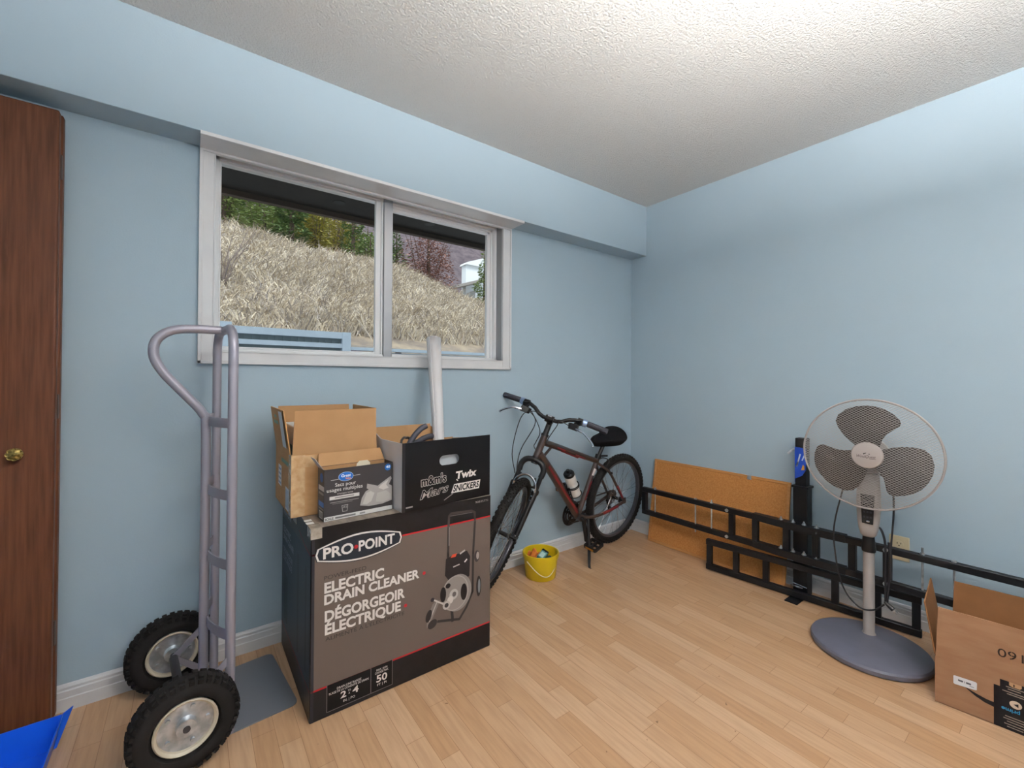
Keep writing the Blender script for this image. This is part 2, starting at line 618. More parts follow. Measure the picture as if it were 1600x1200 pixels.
ya, yb = .090, .115
s2.span((MX1 - .005, ya, WZ0 + .01), (MX1 + .016, yb, WZ1 - .022)).span((WX1 - .046, ya, WZ0 + .01), (WX1 - .016, yb, WZ1 - .022))
s2.span((MX1, ya, WZ0 + .006), (WX1 - .03, yb, WZ0 + .020)).span((MX1, ya, WZ1 - .050), (WX1 - .03, yb, WZ1 - .022))
s2.span((MX1, ya - .008, WZ1 - .036), (WX1 - .016, ya, WZ1 - .022)).span((WX1 - .026, ya - .008, WZ0 + .01), (WX1 - .016, ya, WZ1 - .022))
so = s2.build('sash', VINYL, wobj, bevel=.0015)
MB().span((MX1 + .012, .100, WZ0 + .016), (WX1 - .042, .104, WZ1 - .046)).build('glass_pane', GLASS, so)

# folded closet door by the left wall
DX1 = -3.083
dr = MB().span((-3.452, -.098, .018), (DX1, -.068, 2.028))
door = struct('door_1', dr, WOOD, bevel=.006)
MB().span((-3.452, -.064, .018), (DX1 + .004, -.034, 2.028)).build('folding_panel', WOOD, door, bevel=.006)
hg = MB()
for z in (.30, 1.05, 1.85):
    hg.span((DX1 - .002, -.074, z - .04), (DX1 + .003, -.058, z + .04))
hg.build('hinge', WOODE, door)
kn = MB()
kc = V((-3.166, -.098, .906))
kn.lathe([(.006, 0), (.006, .014), (.012, .017), (.019, .019), (.019, .023), (.012, .027), (1e-4, .029)], 28, m=basis(kc, X, Z, -Y))
for i in range(8):
    a = i * PI / 4
    kn.torus(kc + V((math.cos(a) * .0135, -.025, math.sin(a) * .0135)), Y, .0055, .0016, 14, 6)
kn.sphere(kc + V((0, -.028, 0)), .004)
kn.build('knob', BRASS, door)

# drum lamp added out of view to brighten the ceiling and walls
cl = thing('added_lamp', 'unseen white drum lamp added above the view to brighten the room', 'added lamp', V((ADDED_LAMP.x, ADDED_LAMP.y, H)))
MB().lathe([(.06, 0), (.06, -.02), (.01, -.025), (.008, -.45), (1e-4, -.45)], 24).build('added_lamp_mount', VINYL, cl)
fg = bpy.data.materials.new('added_drum_glow')
fg.use_nodes = True
fb = fg.node_tree.nodes['Principled BSDF']
fb.inputs['Emission Color'].default_value = (1, .945, .885, 1)
fb.inputs['Emission Strength'].default_value = LAMP_POWER
MB().lathe([(.26, -.445), (.29, -.45), (.30, -.46), (.30, -.60), (.29, -.61), (1e-4, -.61)], 48, caps=False).build('added_drum', fg, cl)
ub = bpy.data.materials.new('added_uplight_glow')  # glowing disc added to throw light up onto the ceiling
ub.use_nodes = True
fb = ub.node_tree.nodes['Principled BSDF']
fb.inputs['Emission Color'].default_value = (1, .945, .885, 1)
fb.inputs['Emission Strength'].default_value = UP_POWER
MB().lathe([(1e-4, -.446), (.258, -.446), (.258, -.452), (1e-4, -.452)], 48).build('added_uplight', ub, cl)

# wall outlet
ot = thing('wall_outlet', 'ivory duplex outlet on the blue wall behind the fan', 'outlet', (0, -1.572, .35))
OM = basis((0, 0, 0), -Y, Z, -X)
MB().box((0, 0, .003), (.074, .116, .006), m=OM).build('cover_plate', IVORY, ot, bevel=.003)
for s in (1, -1):
    rc = MB().lathe([(.0165, 0), (.0165, .002), (1e-4, .002)], 24, m=OM @ M.Translation((0, s * .021, .006)) @ M.Diagonal((1, .85, 1, 1))).build('receptacle', IVORY, ot)
    sl = MB()
    sl.box((-.0065, s * .021 + .003, .0083), (.0025, .008, .0006), m=OM).box((.0065, s * .021 + .003, .0083), (.0025, .007, .0006), m=OM)
    sl.lathe([(.0026, 0), (.0026, .0006), (1e-4, .0006)], 12, m=OM @ M.Translation((0, s * .021 - .008, .008)))
    sl.build('slots', DARK, rc)

# ------------------------------------------------------------------ hand truck
HT = M.Translation((-2.632, -.295, 0)) @ M.Rotation(R(5.5), 4, 'Z')
ht = thing('hand_truck', 'silver grey two-wheeled hand truck standing upright under the window', 'hand truck', HT)
HW, HTOP, TR = .161, 1.315, .0145
fr = MB()
arch = [(0, -HW, .004)] + [(0, -HW + .075 - .075 * math.cos(a), HTOP - .075 + .075 * math.sin(a)) for a in [i * PI / 2 / 8 for i in range(9)]]
arch += [(0, HW - .075 + .075 * math.sin(a), HTOP - .075 + .075 * math.cos(a)) for a in [i * PI / 2 / 8 for i in range(9)]] + [(0, HW, .004)]
fr.tube(arch, TR, 16)
fr.build('frame', SILVER, ht)
lp = bez([(-.052, 0, .06), (-.052, 0, .5), (-.052, 0, .96), (-.062, 0, 1.025), (-.11, 0, 1.09), (-.165, 0, 1.16), (-.192, 0, 1.215), (-.188, 0, 1.268), (-.15, 0, 1.303), (-.09, 0, 1.313), (-.01, 0, HTOP)], 6)
MB().tube(lp, TR, 16).build('handle', SILVER, ht)
for z in (1.0, .765, .54, .315):
    rg = MB()
    k = 12
    vs = []
    for i in range(k + 1):
        t = -1 + 2 * i / k
        x = -.040 * (1 - t * t) - .004
        for dx, dz in ((-.002, -.016), (.002, -.016), (.002, .016), (-.002, .016)):
            vs.append((x + dx, t * HW, z + dz))
    fs = []
    for i in range(k):
        for j in range(4):
            fs.append((i * 4 + j, i * 4 + (j + 1) % 4, (i + 1) * 4 + (j + 1) % 4, (i + 1) * 4 + j))
    rg.add(vs, fs)
    r_ = rg.build('rung', SILVER, ht)
    MB().cyl((-.04, .006, z + .008), (-.034, .006, z + .008), .004, n=8).cyl((-.04, .006, z - .009), (-.034, .006, z - .009), .004, n=8).build('bolt', DARKM, r_)
tp = []
for cx, cy, a0 in ((.18, .17, 0), (-.02, .19, 90), (-.02, -.17, 180), (.18, -.15, 270)):
    rr = .025 if cx > 0 else .002
    for i in range(6):
        a = R(a0 + 90 * i / 5)
        tp.append((cx + rr * math.cos(a) - (.0 if cx > 0 else 0), cy + (rr if cx > 0 else 0) * math.sin(a)))
MB().prism(tp, .004, z0=.001).build('toe_plate', PLATE, ht, bevel=.001)
MB().cyl((-.12, -.26, .135), (-.12, .26, .135), .009).cyl((-.12, -.165, .135), (-.12, .165, .135), .013).build('axle', DARKM, ht)
for s in (-1, 1):
    MB().bar((-.12, s * .168, .135), (-.004, s * .168, .245), .004, .02, up=X).bar((-.12, s * .168, .135), (-.004, s * .168, .03), .004, .02, up=X).build('brace', SILVER, ht)


def truck_wheel(s):
    c = V((-.12, s * .222, .135))
    m = basis(c, X, Z, -Y)
    t = MB()
    prof = []
    for i in range(25):
        a = PI * (-.62 + 1.24 * i / 24)
        prof.append((.098 + .036 * math.cos(a) * (1.02 if abs(a) < .9 else 1), .037 * math.sin(a)))
    t.lathe(prof + [(.074, .0), prof[0]], 56, m=m)
    for i in range(36):
        a = 2 * PI * i / 36
        for sd in (-1, 1):
            aa = a + (PI / 36 if sd > 0 else 0)
            mm = m @ M.Rotation(aa, 4, 'Z')
            t.box((.1315, 0, sd * .012), (.007, .014, .018), m=mm)
            t.box((.124, 0, sd * .028), (.010, .012, .012), m=mm @ M.Rotation(0, 4, 'Z'))
    tw = t.build('wheel', RUBBER, ht, angle=50)
    rm = MB().lathe([(.078, -.026), (.074, -.030), (.068, -.024), (.066, -.012), (.066, .012), (.068, .024), (.074, .030), (.078, .026)], 40, m=m, caps=False)
    rm.build('rim', RIMW, tw)
    hb = MB().lathe([(.012, -.034), (.024, -.032), (.026, -.012), (.045, -.010), (.067, -.016), (.067, .016), (.045, .010), (.026, .012), (.024, .032), (.012, .034)], 32, m=m)
    for i in range(5):
        a = 2 * PI * i / 5
        for sd in (-1, 1):
            hb.lathe([(.006, -.004), (.006, .004), (1e-4, .0045)], 8, m=m @ M.Translation((.052 * math.cos(a), .052 * math.sin(a), sd * .015)) @ (M.Rotation(PI, 4, 'X') if sd < 0 else M.Identity(4)))
    hb.build('hub', ZINC, tw)


truck_wheel(1)
truck_wheel(-1)

# ------------------------------------------------------------------ drain cleaner carton
BX0, BX1, BY0, BY1, BH = -2.402, -1.684, -.573, -.024, .646
bb = thing('cardboard_box', 'large black and grey drain cleaner box on the floor carrying three smaller boxes', 'box', ((BX0 + BX1) / 2, (BY0 + BY1) / 2, 0))
b1 = MB()
vs = [(x, y, z) for z in (0.001, BH) for x, y in ((BX0, BY0), (BX1, BY0), (BX1, BY1), (BX0, BY1))]
b1.add(vs, [(3, 2, 1, 0), (0, 1, 5, 4), (1, 2, 6, 5), (2, 3, 7, 6), (3, 0, 4, 7)], 0)
b1.add(vs, [(4, 5, 6, 7)], 1)
b1.build('carton_body', [BLACKP, TOPP], bb, world=True, bevel=.003)
p = Print((BX0, BY0, 0), X, Z)
WD = BX1 - BX0
GR, RED, WH, BK, DK = '5d524c', 'a82329', 'dcd6d2', '121115', '1d1b20'
p.rect(.012, .106, WD - .003, .556, GR, 1)
for a, b in ((.0, .105), (.0, .558)):
    p.line([(.003, b), (WD - .003, b)], .006, RED, 2)
p.rect(.003, .003, .012, BH - .004, '2a2a30', 2)


def badge(ins):
    top = [(.02 + .29 * i / 16, .575 + .027 * math.sin(PI * i / 16)) for i in range(17)]
    bot = [(.31 - .29 * i / 16, .534 - .026 * math.sin(PI * i / 16)) for i in range(17)]
    pts = top + [(.316, .5545)] + bot + [(.014, .5545)]
    cx, cy = .165, .5545
    return [(cx + (a - cx) * (1 - ins / .15), cy + (b - cy) * (1 - ins / .045)) for a, b in pts]


p.poly(badge(-.003), '26262b', 3)
p.poly(badge(0), WH, 4)
p.poly(badge(.0055), '22252d', 5)
p.text('PRO', .038, .539, .100, .034, WH, 6, bold=.03)
p.ell(.1465, .556, .007, .007, RED, 6)
p.text('POINT', .156, .539, .132, .034, WH, 6, bold=.03)
p.text('POWER-FEED', .042, .466, .142, .0135, '2b2526', 3)
p.text('ELECTRIC', .043, .422, .206, .033, WH, 3, bold=.035)
p.text('DRAIN CLEANER', .043, .383, .345, .031, WH, 3, bold=.035)
p.ell(.408, .394, .0065, .0065, RED, 3)
p.text('DÉGORGEOIR', .045, .325, .285, .034, WH, 3, bold=.035)
p.text('ÉLECTRIQUE', .046, .281, .268, .033, WH, 3, bold=.035)
p.ell(.333, .292, .0065, .0065, RED, 3)
p.text("ALIMENTÉ À L'ÉLECTRICITÉ", .048, .259, .280, .0125, '2b2526', 3)
p.text('90835771', .640, .6245, .062, .0085, 'a8a3a3', 3)
p.rect(.053, .016, .284, .108, '0d0c0f', 3)
for L in ([(.054, .108), (.054, .018), (.283, .018), (.283, .108)], [(.2035, .108), (.2035, .018)]):
    p.line(L, .0022, '6a6466', 4)
p.text('DRAIN LINE RANGE', .128, .082, .082, .0075, WH, 4, align='C')
p.text('PLAGE DE LA CONDUITE DE DRAIN', .128, .072, .134, .0075, WH, 4, align='C')
p.text('2', .099, .046, .019, .021, WH, 4, bold=.02)
p.text('TO', .128, .060, .010, .006, WH, 4, align='C')
p.text('À', .128, .050, .005, .006, WH, 4, align='C')
p.text('4', .139, .046, .021, .021, WH, 4, bold=.02)
p.text('IN. | PO', .128, .030, .040, .008, WH, 4, align='C')
p.text('MAX. RUN', .2435, .088, .040, .0075, WH, 4, align='C')
p.text('COURSE MAX.', .2435, .078, .050, .0075, WH, 4, align='C')
p.text('50', .2435, .048, .040, .024, WH, 4, bold=.02, align='C')
p.text('FT | PI', .2435, .034, .034, .008, WH, 4, align='C')
# picture of the machine
p.line([(.512, .36), (.512, .44), (.513, .56), (.515, .594), (.525, .603), (.620, .597), (.636, .588), (.638, .55), (.630, .42), (.628, .26), (.60, .205), (.566, .165), (.466, .188)], .010, '2f2a2a', 3)
p.line([(.513, .55), (.515, .594), (.525, .603), (.620, .597), (.636, .588), (.638, .55)], .010, '443c3a', 4)
p.line([(.516, .475), (.516, .55)], .004, '6f6a6a', 4)
p.line([(.516, .594), (.625, .59)], .003, '5f5a5a', 4)
p.poly([(.498, .36), (.502, .425), (.53, .432), (.60, .436), (.615, .41), (.612, .33), (.58, .31), (.52, .33)], '241f21', 4)
p.poly([(.523, .425), (.532, .436), (.552, .437), (.546, .424)], 'c2472e', 5)
p.line([(.566, .431), (.59, .441)], .007, 'a09a98', 5)
p.line([(.588, .392), (.600, .402)], .006, 'c8c2c0', 5)
p.line([(.535, .385), (.565, .389)], .005, 'a39d9b', 5)
p.ell(.648, .402, .013, .024, '3a3436', 4)
p.ell(.652, .404, .007, .016, '8d8583', 5)
p.ell(.658, .274, .012, .043, '2a2526', 4)
p.ell(.660, .274, .006, .030, '6f7478', 5)
p.ell(.556, .276, .066, .074, '7f7976', 5)
p.ell(.545, .278, .062, .070, '98918d', 6)
p.ell(.545, .278, .058, .066, '857e7a', 7)
for a, b, c2, d in ((.490, .287, .013, .030), (.585, .272, .015, .034), (.512, .316, .011, .010)):
    p.ell(a, b, c2, d, '1f1b1d', 8)
p.ell(.538, .275, .020, .021, 'a9a29e', 8)
p.ell(.540, .275, .009, .010, '5a5452', 9)
p.ell(.522, .257, .014, .015, 'bab3af', 9)
p.line([(.445, .281), (.500, .244)], .006, 'b5aeaa', 9)
p.ell(.505, .241, .017, .017, 'a8a19d', 10)
p.ell(.505, .241, .009, .009, '3a3536', 11)
p.ell(.443, .281, .008, .008, '29242a', 10)
p.poly([(.420, .176), (.438, .196), (.478, .268), (.462, .275), (.444, .262), (.420, .215)], '736b68', 6)
p.line([(.430, .20), (.464, .268)], .004, 'aaa39f', 7)
p.ell(.428, .222, .012, .024, '2b2627', 8, rot=-.3)
p.ell(.444, .186, .021, .016, '2f292a', 8, rot=.5)
p.line([(.535, .165), (.530, .215)], .012, '2b2627', 4)
p.done('front_print', bb)
p = Print((BX0, BY1, 0), -Y, Z)
p.rect(.004, .106, BY1 - BY0 - .004, .556, '39424c', 1)
p.line([(.36, .590), (.46, .565), (.545, .557)], .005, '7d222a', 2)
p.line([(.004, .105), (.545, .105)], .005, '7d222a', 2)
p.text('PRO·POINT', .04, .575, .17, .028, '9aa3ad', 3, bold=.02)
p.text('ELECTRIC', .04, .50, .16, .024, '8b949e', 3, bold=.02)
p.text('DRAIN CLEANER', .04, .468, .22, .022, '8b949e', 3, bold=.02)
p.text('DÉGORGEOIR', .04, .415, .20, .022, '7d8690', 3, bold=.02)
p.text('ÉLECTRIQUE', .04, .384, .19, .022, '7d8690', 3, bold=.02)
p.rect(.06, .14, .14, .33, '252c34', 2)
p.rect(.33, .14, .36, .50, '262d35', 2)
p.rect(.47, .14, .49, .50, '262d35', 2)
p.done('side_print', bb)
# strips of clear tape on the near corner and top
tpm = MB()
tpm.span((BX0 - .0016, BY0 - .0030, BH - .035), (BX0 + .034, BY0 + .05, BH + .0012))
tpm.span((BX0 - .001, (BY0 + BY1) / 2 - .03, BH - .05), (BX1 + .001, (BY0 + BY1) / 2 + .03, BH + .001))
tpm.build('packing_tape', mat('scuffed_clear_tape', '8b8379', .2, c2='a59d93', scale=60, coat=.5), bb, world=True)

# ------------------------------------------------------------------ open brown carton on the black box
zt = BH + .001
CX0, CX1, CY0, CY1 = -2.436, -2.127, -.415, -.066
ca = thing('cardboard_box', 'open brown cardboard box with raised flaps on the big black box', 'box', ((CX0 + CX1) / 2, (CY0 + CY1) / 2, zt))
t = .004
cz = .870
m_ = MB()
m_.span((CX0, CY0, zt), (CX1, CY1, zt + t))
m_.span((CX0, CY0, zt), (CX1, CY0 + t, cz)).span((CX0, CY1 - t, zt), (CX1, CY1, cz)).span((CX0, CY0 + t, zt), (CX0 + t, CY1 - t, cz)).span((CX1 - t, CY0 + t, zt), (CX1, CY1 - t, cz))
m_.build('carton_body', CARD, ca, world=True)


def flap(parent, a, b, up_, th, mtl, trim=.006, name='flap', nrm=None):
    """quad flap hinged along a-b, rising by the vector up_"""
    a, b, up_ = V(a), V(b), V(up_)
    d = (b - a).normalized()
    n = nrm or d.cross(up_).normalized()
    q = [a + d * trim * .3, b - d * trim * .3, b + up_ - d * trim * 1.5, a + up_ + d * trim * 1.5]
    mb = MB()
    mb.hexa([q[0] - n * th / 2, q[1] - n * th / 2, q[2] - n * th / 2, q[3] - n * th / 2, q[0] + n * th / 2, q[1] + n * th / 2, q[2] + n * th / 2, q[3] + n * th / 2])
    return mb.build(name, mtl, parent, world=True)


flap(ca, (CX0, CY0, cz), (CX1, CY0, cz), (0, -.002, .160), t, CARDIN)
flap(ca, (CX0, CY1, cz), (CX1, CY1, cz), (0, .012, .158), t, CARDIN)
fl = flap(ca, (CX0, CY1 - .01, cz), (CX0, CY0 + .02, cz), (-.022, 0, .160), t, CARD)
flap(ca, (CX1, CY0 + .02, cz), (CX1, CY1 - .01, cz), (.003, 0, .158), t, CARD)
tp_ = MB()
tp_.span((CX0 - .0012, CY0 - .0012, zt + .002), (CX0 + .045, CY0 + .003, cz + .002))
tp_.span((CX0 - .0008, CY0 - .0008, zt + .003), (CX0 + .0025, CY0 + .05, cz + .001))
tp_.span((CX0 + .02, CY0 - .0016, cz - .045), (CX1, CY0 + .002, cz - .004))
tp_.build('packing_tape', TAPE, ca, world=True)
p = Print((CX0 - .0012, CY1, zt), -Y, Z)
p.rect(.085, .075, .155, .155, 'e4e4e4', 2)
for i in range(4):
    p.rect(.092, .082 + i * .018, .148, .090 + i * .018, '8fa3b8', 3)
p.rect(.245, .012, .315, .095, 'e0e0e0', 2)
for i in range(5):
    p.rect(.252 + i * .012, .020, .258 + i * .012, .087, '7f95ac', 3)
p.rect(.15, .175, .30, .190, '6f9479', 2)
p.done('side_print', ca)
p = Print(V((CX0 - .013, CY1, cz + .07)), -Y, V((-.022, 0, .16)))
p.rect(.09, .030, .20, .044, '6f9479', 8)
p.rect(.12, .055, .17, .066, '6f9479', 8)
p.rect(.23, -.05, .305, .085, 'cfd3d6', 8)
p.done('flap_print', fl)
fo = thing('document_box', 'white document box standing inside the open brown box', 'box', (CX0 + .10, CY0 + .16, zt + .006))
MB().span((-.085, -.135, 0), (.06, .10, .315)).build('box_body', PAPERW, fo, bevel=.003)
MB().span((-.0862, -.1362, .0), (.0862, .1262, .245)).build('teal_band', TEAL, fo)

# ------------------------------------------------------------------ bag box
gd = V((.251, .013, 0)).normalized()
gp = V((-gd.y, gd.x, 0))
GO = V((-2.352, -.528, zt))
GW, GD, GH = .251, .074, .181
GM = basis(GO, gd, gp, Z)
gb = thing('bag_box', 'small black box of multi purpose bags with torn open top', 'box', GM)
m_ = MB()
m_.span((0, 0, 0), (GW, GD, .002)).span((0, 0, 0), (GW, .002, GH)).span((0, GD - .002, 0), (GW, GD, GH)).span((0, .002, 0), (.002, GD - .002, GH)).span((GW - .002, .002, 0), (GW, GD - .002, GH))
m_.build('box_body', mat('black_box_card', '1f1e21', .4, c2='29272a', scale=9), gb)
il = MB()
il.span((.003, GD - .004, .01), (GW - .003, GD - .0025, GH - .001))
il.build('box_lining', CARDIN, gb)
flap(gb, GM @ V((GW, GD, GH)), GM @ V((0, GD, GH)), V((-.003, .022, .043)), .002, CARDIN)
flap(gb, GM @ V((0, GD, GH)), GM @ V((0, .005, GH)), V((-.020, .03, .034)), .0018, mat('grey_box_inner', '9b9693', .6))
MB().prism([(.118, GH - .02), (.172, GH - .02), (.172, GH + .004), (.162, GH + .014), (.132, GH + .014), (.122, GH + .004)], .0015, m=basis((0, .025, 0), X, Z, -Y)).build('tear_tab', mat('cream_tab', 'ded5bf', .6), gb)
p = Print((0, 0, 0), X, Z)
p.rect(.001, .006, GW - .001, GH - .001, '343133', 1)
p.rect(.001, .001, GW - .001, .016, 'cfcdca', 2)
p.text('BONUS', .004, .004, .028, .008, '2a2829', 3, bold=.02)
p.rect(.038, .005, .11, .011, '6c6a69', 3)
p.rect(.125, .005, .145, .011, '8a8785', 3)
p.line([(.022, .142), (.05, .143)], .0018, 'b9b6b4', 2)
p.line([(.098, .149), (.126, .150)], .0018, 'b9b6b4', 2)
p.ell(.0745, .150, .0265, .0165, 'b9c9e2', 3)
p.ell(.0745, .150, .0252, .0152, '1f5fae', 4)
p.text('Great', .0745, .149, .034, .0095, 'f2f2f2', 5, bold=.02, align='C')
p.text('Value', .082, .1395, .020, .007, 'e08a4a', 5, bold=.02, align='C')
p.text('Sacs pour', .037, .118, .073, .0125, 'dedbd9', 3)
p.text('usages multiples', .009, .1015, .126, .0125, 'dedbd9', 3)
p.text('transparents', .072, .0895, .056, .006, 'b9b6b4', 3, align='C')
p.rect(.018, .073, .123, .085, 'cbc8c6', 3)
p.rect(.036, .0775, .104, .0805, '6a6868', 4)
p.rect(.020, .0625, .121, .0645, '918e8d', 3)
p.rect(.028, .0575, .098, .0590, '7d7a79', 3)
p.line([(.061, .048), (.064, .026), (.079, .026), (.082, .048), (.061, .048)], .0014, 'b5b2b0', 3)
p.text('49.2', .0715, .038, .014, .006, 'b5b2b0', 3, align='C')
p.ell(.232, .163, .0125, .0125, '1f62ab', 3)
p.text('40', .232, .160, .016, .009, 'e9eef5', 4, bold=.03, align='C')
p.poly([(.126, .036), (.132, .062), (.146, .084), (.158, .090), (.150, .095), (.152, .112), (.170, .106), (.192, .098), (.205, .106), (.243, .128), (.247, .118), (.236, .098), (.2485, .090), (.2485, .036), (.21, .028), (.16, .028)], '9b9795', 3)
p.poly([(.135, .040), (.150, .078), (.165, .083), (.180, .074), (.168, .045), (.150, .036)], 'b5b1ae', 4)
p.poly([(.195, .090), (.205, .100), (.235, .116), (.225, .098), (.235, .085), (.215, .080)], 'bfbbb8', 4)
p.poly([(.185, .040), (.190, .072), (.225, .076), (.244, .060), (.244, .042), (.215, .034)], 'a9a5a2', 4)
p.done('front_print', gb, world=False)
p = Print((0, GD, 0), -Y, Z)
p.ell(.045, .150, .018, .016, '1f5fae', 1)
p.rect(.012, .105, .075, .122, 'c9c6c4', 1)
p.rect(.012, .090, .070, .098, '8a8785', 1)
p.rect(.012, .048, .072, .066, '3f78c0', 1)
p.rect(.012, .038, .07, .043, '8a8785', 1)
p.rect(.02, .006, .06, .032, 'd4d2d0', 1)
for i in range(6):
    p.rect(.024 + i * .006, .009, .027 + i * .006, .029, '3a3a3c', 2)
p.done('side_print', gb, world=False)
lb = MB().span((-.052, .010, .0), (-.028, .030, .0012)).span((-.05, .045, 0), (-.026, .062, .0012))
lb.build('loose_label', PAPERW, gb)

# ------------------------------------------------------------------ candy display box
kd = V((math.cos(R(3.9)), math.sin(R(3.9)), 0))
kp = V((-kd.y, kd.x, 0))
KO = V((-2.091, -.589, zt))
KM = basis(KO, kd, kp, Z)
KW, KD, KH = .410, .30, .259
kb = thing('display_box', 'black open box with white chocolate bar logos on the front', 'box', KM)
KBLK = mat('glossy_black_card', '060508', .35, c2='0a090c', scale=6, spec=.3)
fm = MB()
# front panel with a hand hole
hu, hv, ha, hb2 = .205, .175, .047, .020
N_ = 28
hole = []
for i in range(N_):
    a = 2 * PI * i / N_
    hole.append((hu + (ha - hb2) * (1 if math.cos(a) > 0 else -1) * (1 if abs(math.cos(a)) > 1e-6 else 0) + hb2 * math.cos(a), hv + hb2 * math.sin(a)))
outer = []
for (a, b) in hole:
    dx, dy = a - hu, b - hv
    sx = (KW - hu if dx > 0 else hu) / max(abs(dx), 1e-6)
    sy = (KH - hv if dy > 0 else hv) / max(abs(dy), 1e-6)
    k = min(sx, sy)
    outer.append((hu + dx * k, hv + dy * k))
corners = [(0, 0), (KW, 0), (KW, KH), (0, KH)]
for c_ in corners:
    j = min(range(N_), key=lambda i: (outer[i][0] - c_[0]) ** 2 + (outer[i][1] - c_[1]) ** 2)
    outer[j] = c_
vs, fs = [], []
for yy in (0, .004):
    vs += [(a, yy, b) for a, b in outer] + [(a, yy, b) for a, b in hole]
for i in range(N_):
    j = (i + 1) % N_
    fs.append((i, j, N_ + j, N_ + i))
    fs.append((2 * N_ + i, 3 * N_ + i, 3 * N_ + j, 2 * N_ + j))
    fs.append((N_ + i, N_ + j, 3 * N_ + j, 3 * N_ + i))
    fs.append((i, 2 * N_ + i, 2 * N_ + j, j))
fm.add(vs, fs)
fm.build('front_panel', KBLK, kb, smooth=False)
sp_ = MB()
sp_.prism([(.004, 0), (KD, 0), (KD, KH + .030), (KD * .66, KH - .004), (.004, KH - .002)], .004, m=basis((0, 0, 0), Y, Z, X))
sp_.build('side_panel', mat('white_card', 'c9c6c8', .5, c2='c3c0c3', scale=6), kb)
sp_ = MB().prism([(.004, 0), (KD, 0), (KD, KH - .045), (KD * .6, KH - .03), (.004, KH - .006)], .004, m=basis((KW - .004, 0, 0), Y, Z, X))
sp_.build('side_panel', CARDIN, kb)
sp_ = MB().span((0, KD - .004, 0), (.285, KD, KH + .032)).span((.285, KD - .004, 0), (KW, KD, KH - .04)).span((.004, .004, .0), (KW - .004, KD - .004, .004))
sp_.build('back_panel', CARDIN, kb)
MB().prism([(0, 0), (.055, 0), (.050, .016), (.008, .058), (0, .062)], .003, m=basis((.285, KD - .002, KH - .04), X, Z, -Y)).build('corner_gusset', CARDIN, kb)
MB().span((-.0012, -.001, 0), (.010, .003, KH)).build('edge_fold', mat('black_fold', '141318', .4), kb)
p = Print((0, 0, 0), X, Z)
LG = 'dcd6d2'
for i in range(12):
    q = (math.cos(i * PI / 6) * .0026, math.sin(i * PI / 6) * .0026)
    p.text("m&m's", .079 + q[0], .087 + q[1], .110, .033, LG, 1, bold=.02, rot=R(2))
    p.text('Mars', .0745 + q[0] * .7, .037 + q[1] * .7, .128, .0312, LG, 1, shear=.35, rot=R(6))
p.text("m&m's", .079, .087, .110, .033, '060508', 2, bold=.02, rot=R(2))
p.text('Mars', .0745, .037, .128, .0312, '060508', 2, bold=-.004, shear=.35, rot=R(6))
p.text('Twix', .236, .093, .104, .028, LG, 1, bold=.04, shear=.12, rot=R(1))
p.line([(.238, .091), (.246, .084)], .004, LG, 1)
p.text('Mars', .072, .036, .132, .032, LG, 1, bold=.03, shear=.35, rot=R(6))
p.text('Mars', .0745, .037, .128, .0312, '0d0c11', 2, bold=-.012, shear=.35, rot=R(6))
p.poly([(.213, .038), (.352, .037), (.359, .073), (.227, .073)], LG, 1)
p.text('SNICKERS', .222, .0435, .130, .024, '0d0c11', 2, bold=.03, shear=.2)
p.line([(.18, .016), (.222, .036)], .0035, '8f8a88', 1)
p.rect(.014, .0135, .042, .0190, '8f8a88', 1)
p.done('front_print', kb, world=False)

# rolled sheet standing in the candy box
ra, rb = V((-1.850, -.435, zt + .016)), V((-1.712, -.074, 1.352))
rd = (rb - ra).normalized()
re_ = X - rd * X.dot(rd)
re_.normalize()
rg_ = rd.cross(re_)
rl = MB()
NT, NL = 60, 10
vs = []
for j in range(NL + 1):
    tt = j / NL
    for i in range(NT + 1):
        a = R(-40 + 620 * i / NT)
        rad = (.022 + .017 * tt) - .006 * (1 - i / NT)
        vs.append(ra + (rb - ra) * tt + (re_ * math.cos(a) + rg_ * math.sin(a)) * rad)
fs = [(j * (NT + 1) + i, j * (NT + 1) + i + 1, (j + 1) * (NT + 1) + i + 1, (j + 1) * (NT + 1) + i) for j in range(NL) for i in range(NT)]
rl.add(vs, fs)
ro = rl.build('rolled_sheet', ROLLW, None)
so_ = ro.modifiers.new('thick', 'SOLIDIFY')
so_.thickness = .0015
tag(ro, 'white rolled plastic sheet standing in the black box and leaning on the window', 'rolled sheet')

pk = thing('plastic_packet', 'white plastic packet seen through the hand hole of the black logo box', 'packet', KM @ V((.215, .03, .006)))
MB().box((0, .012, .105), (.15, .03, .20)).build('packet_body', mat('white_glossy_plastic', 'd8dce0', .25), pk, bevel=.012, seg=3)

# black curved handles of a tool in the candy box
tl = thing('bolt_cutter', 'black curved tool handles sticking out of the black logo box', 'tool', KM @ V((.08, .15, .01)))
MB().tube(bez([(-2.06, -.50, .70), (-2.035, -.50, .86), (-2.010, -.49, .905), (-1.975, -.485, .940), (-1.945, -.48, .953)], 6), .0115, 12).build('handle', GRIP, tl, world=True)
MB().tube(bez([(-2.04, -.47, .70), (-2.0, -.47, .86), (-1.965, -.465, .892), (-1.925, -.46, .905), (-1.905, -.455, .905)], 6), .012, 12).build('handle', GRIP, tl, world=True)
MB().bar((-2.06, -.50, .70), (-2.04, -.47, .66), .03, .02).build('jaw', DARKM, tl, world=True)
cc = tag(MB().tube(bez([(-2.07, -.52, .70), (-2.066, -.51, .88), (-2.050, -.49, .909), (-2.02, -.45, .906), (-1.99, -.42, .88), (-1.985, -.40, .70)], 6), .005, 8).build('black_cable', CORDM),
         'thin black cable looped over the left edge of the black logo box', 'cable')

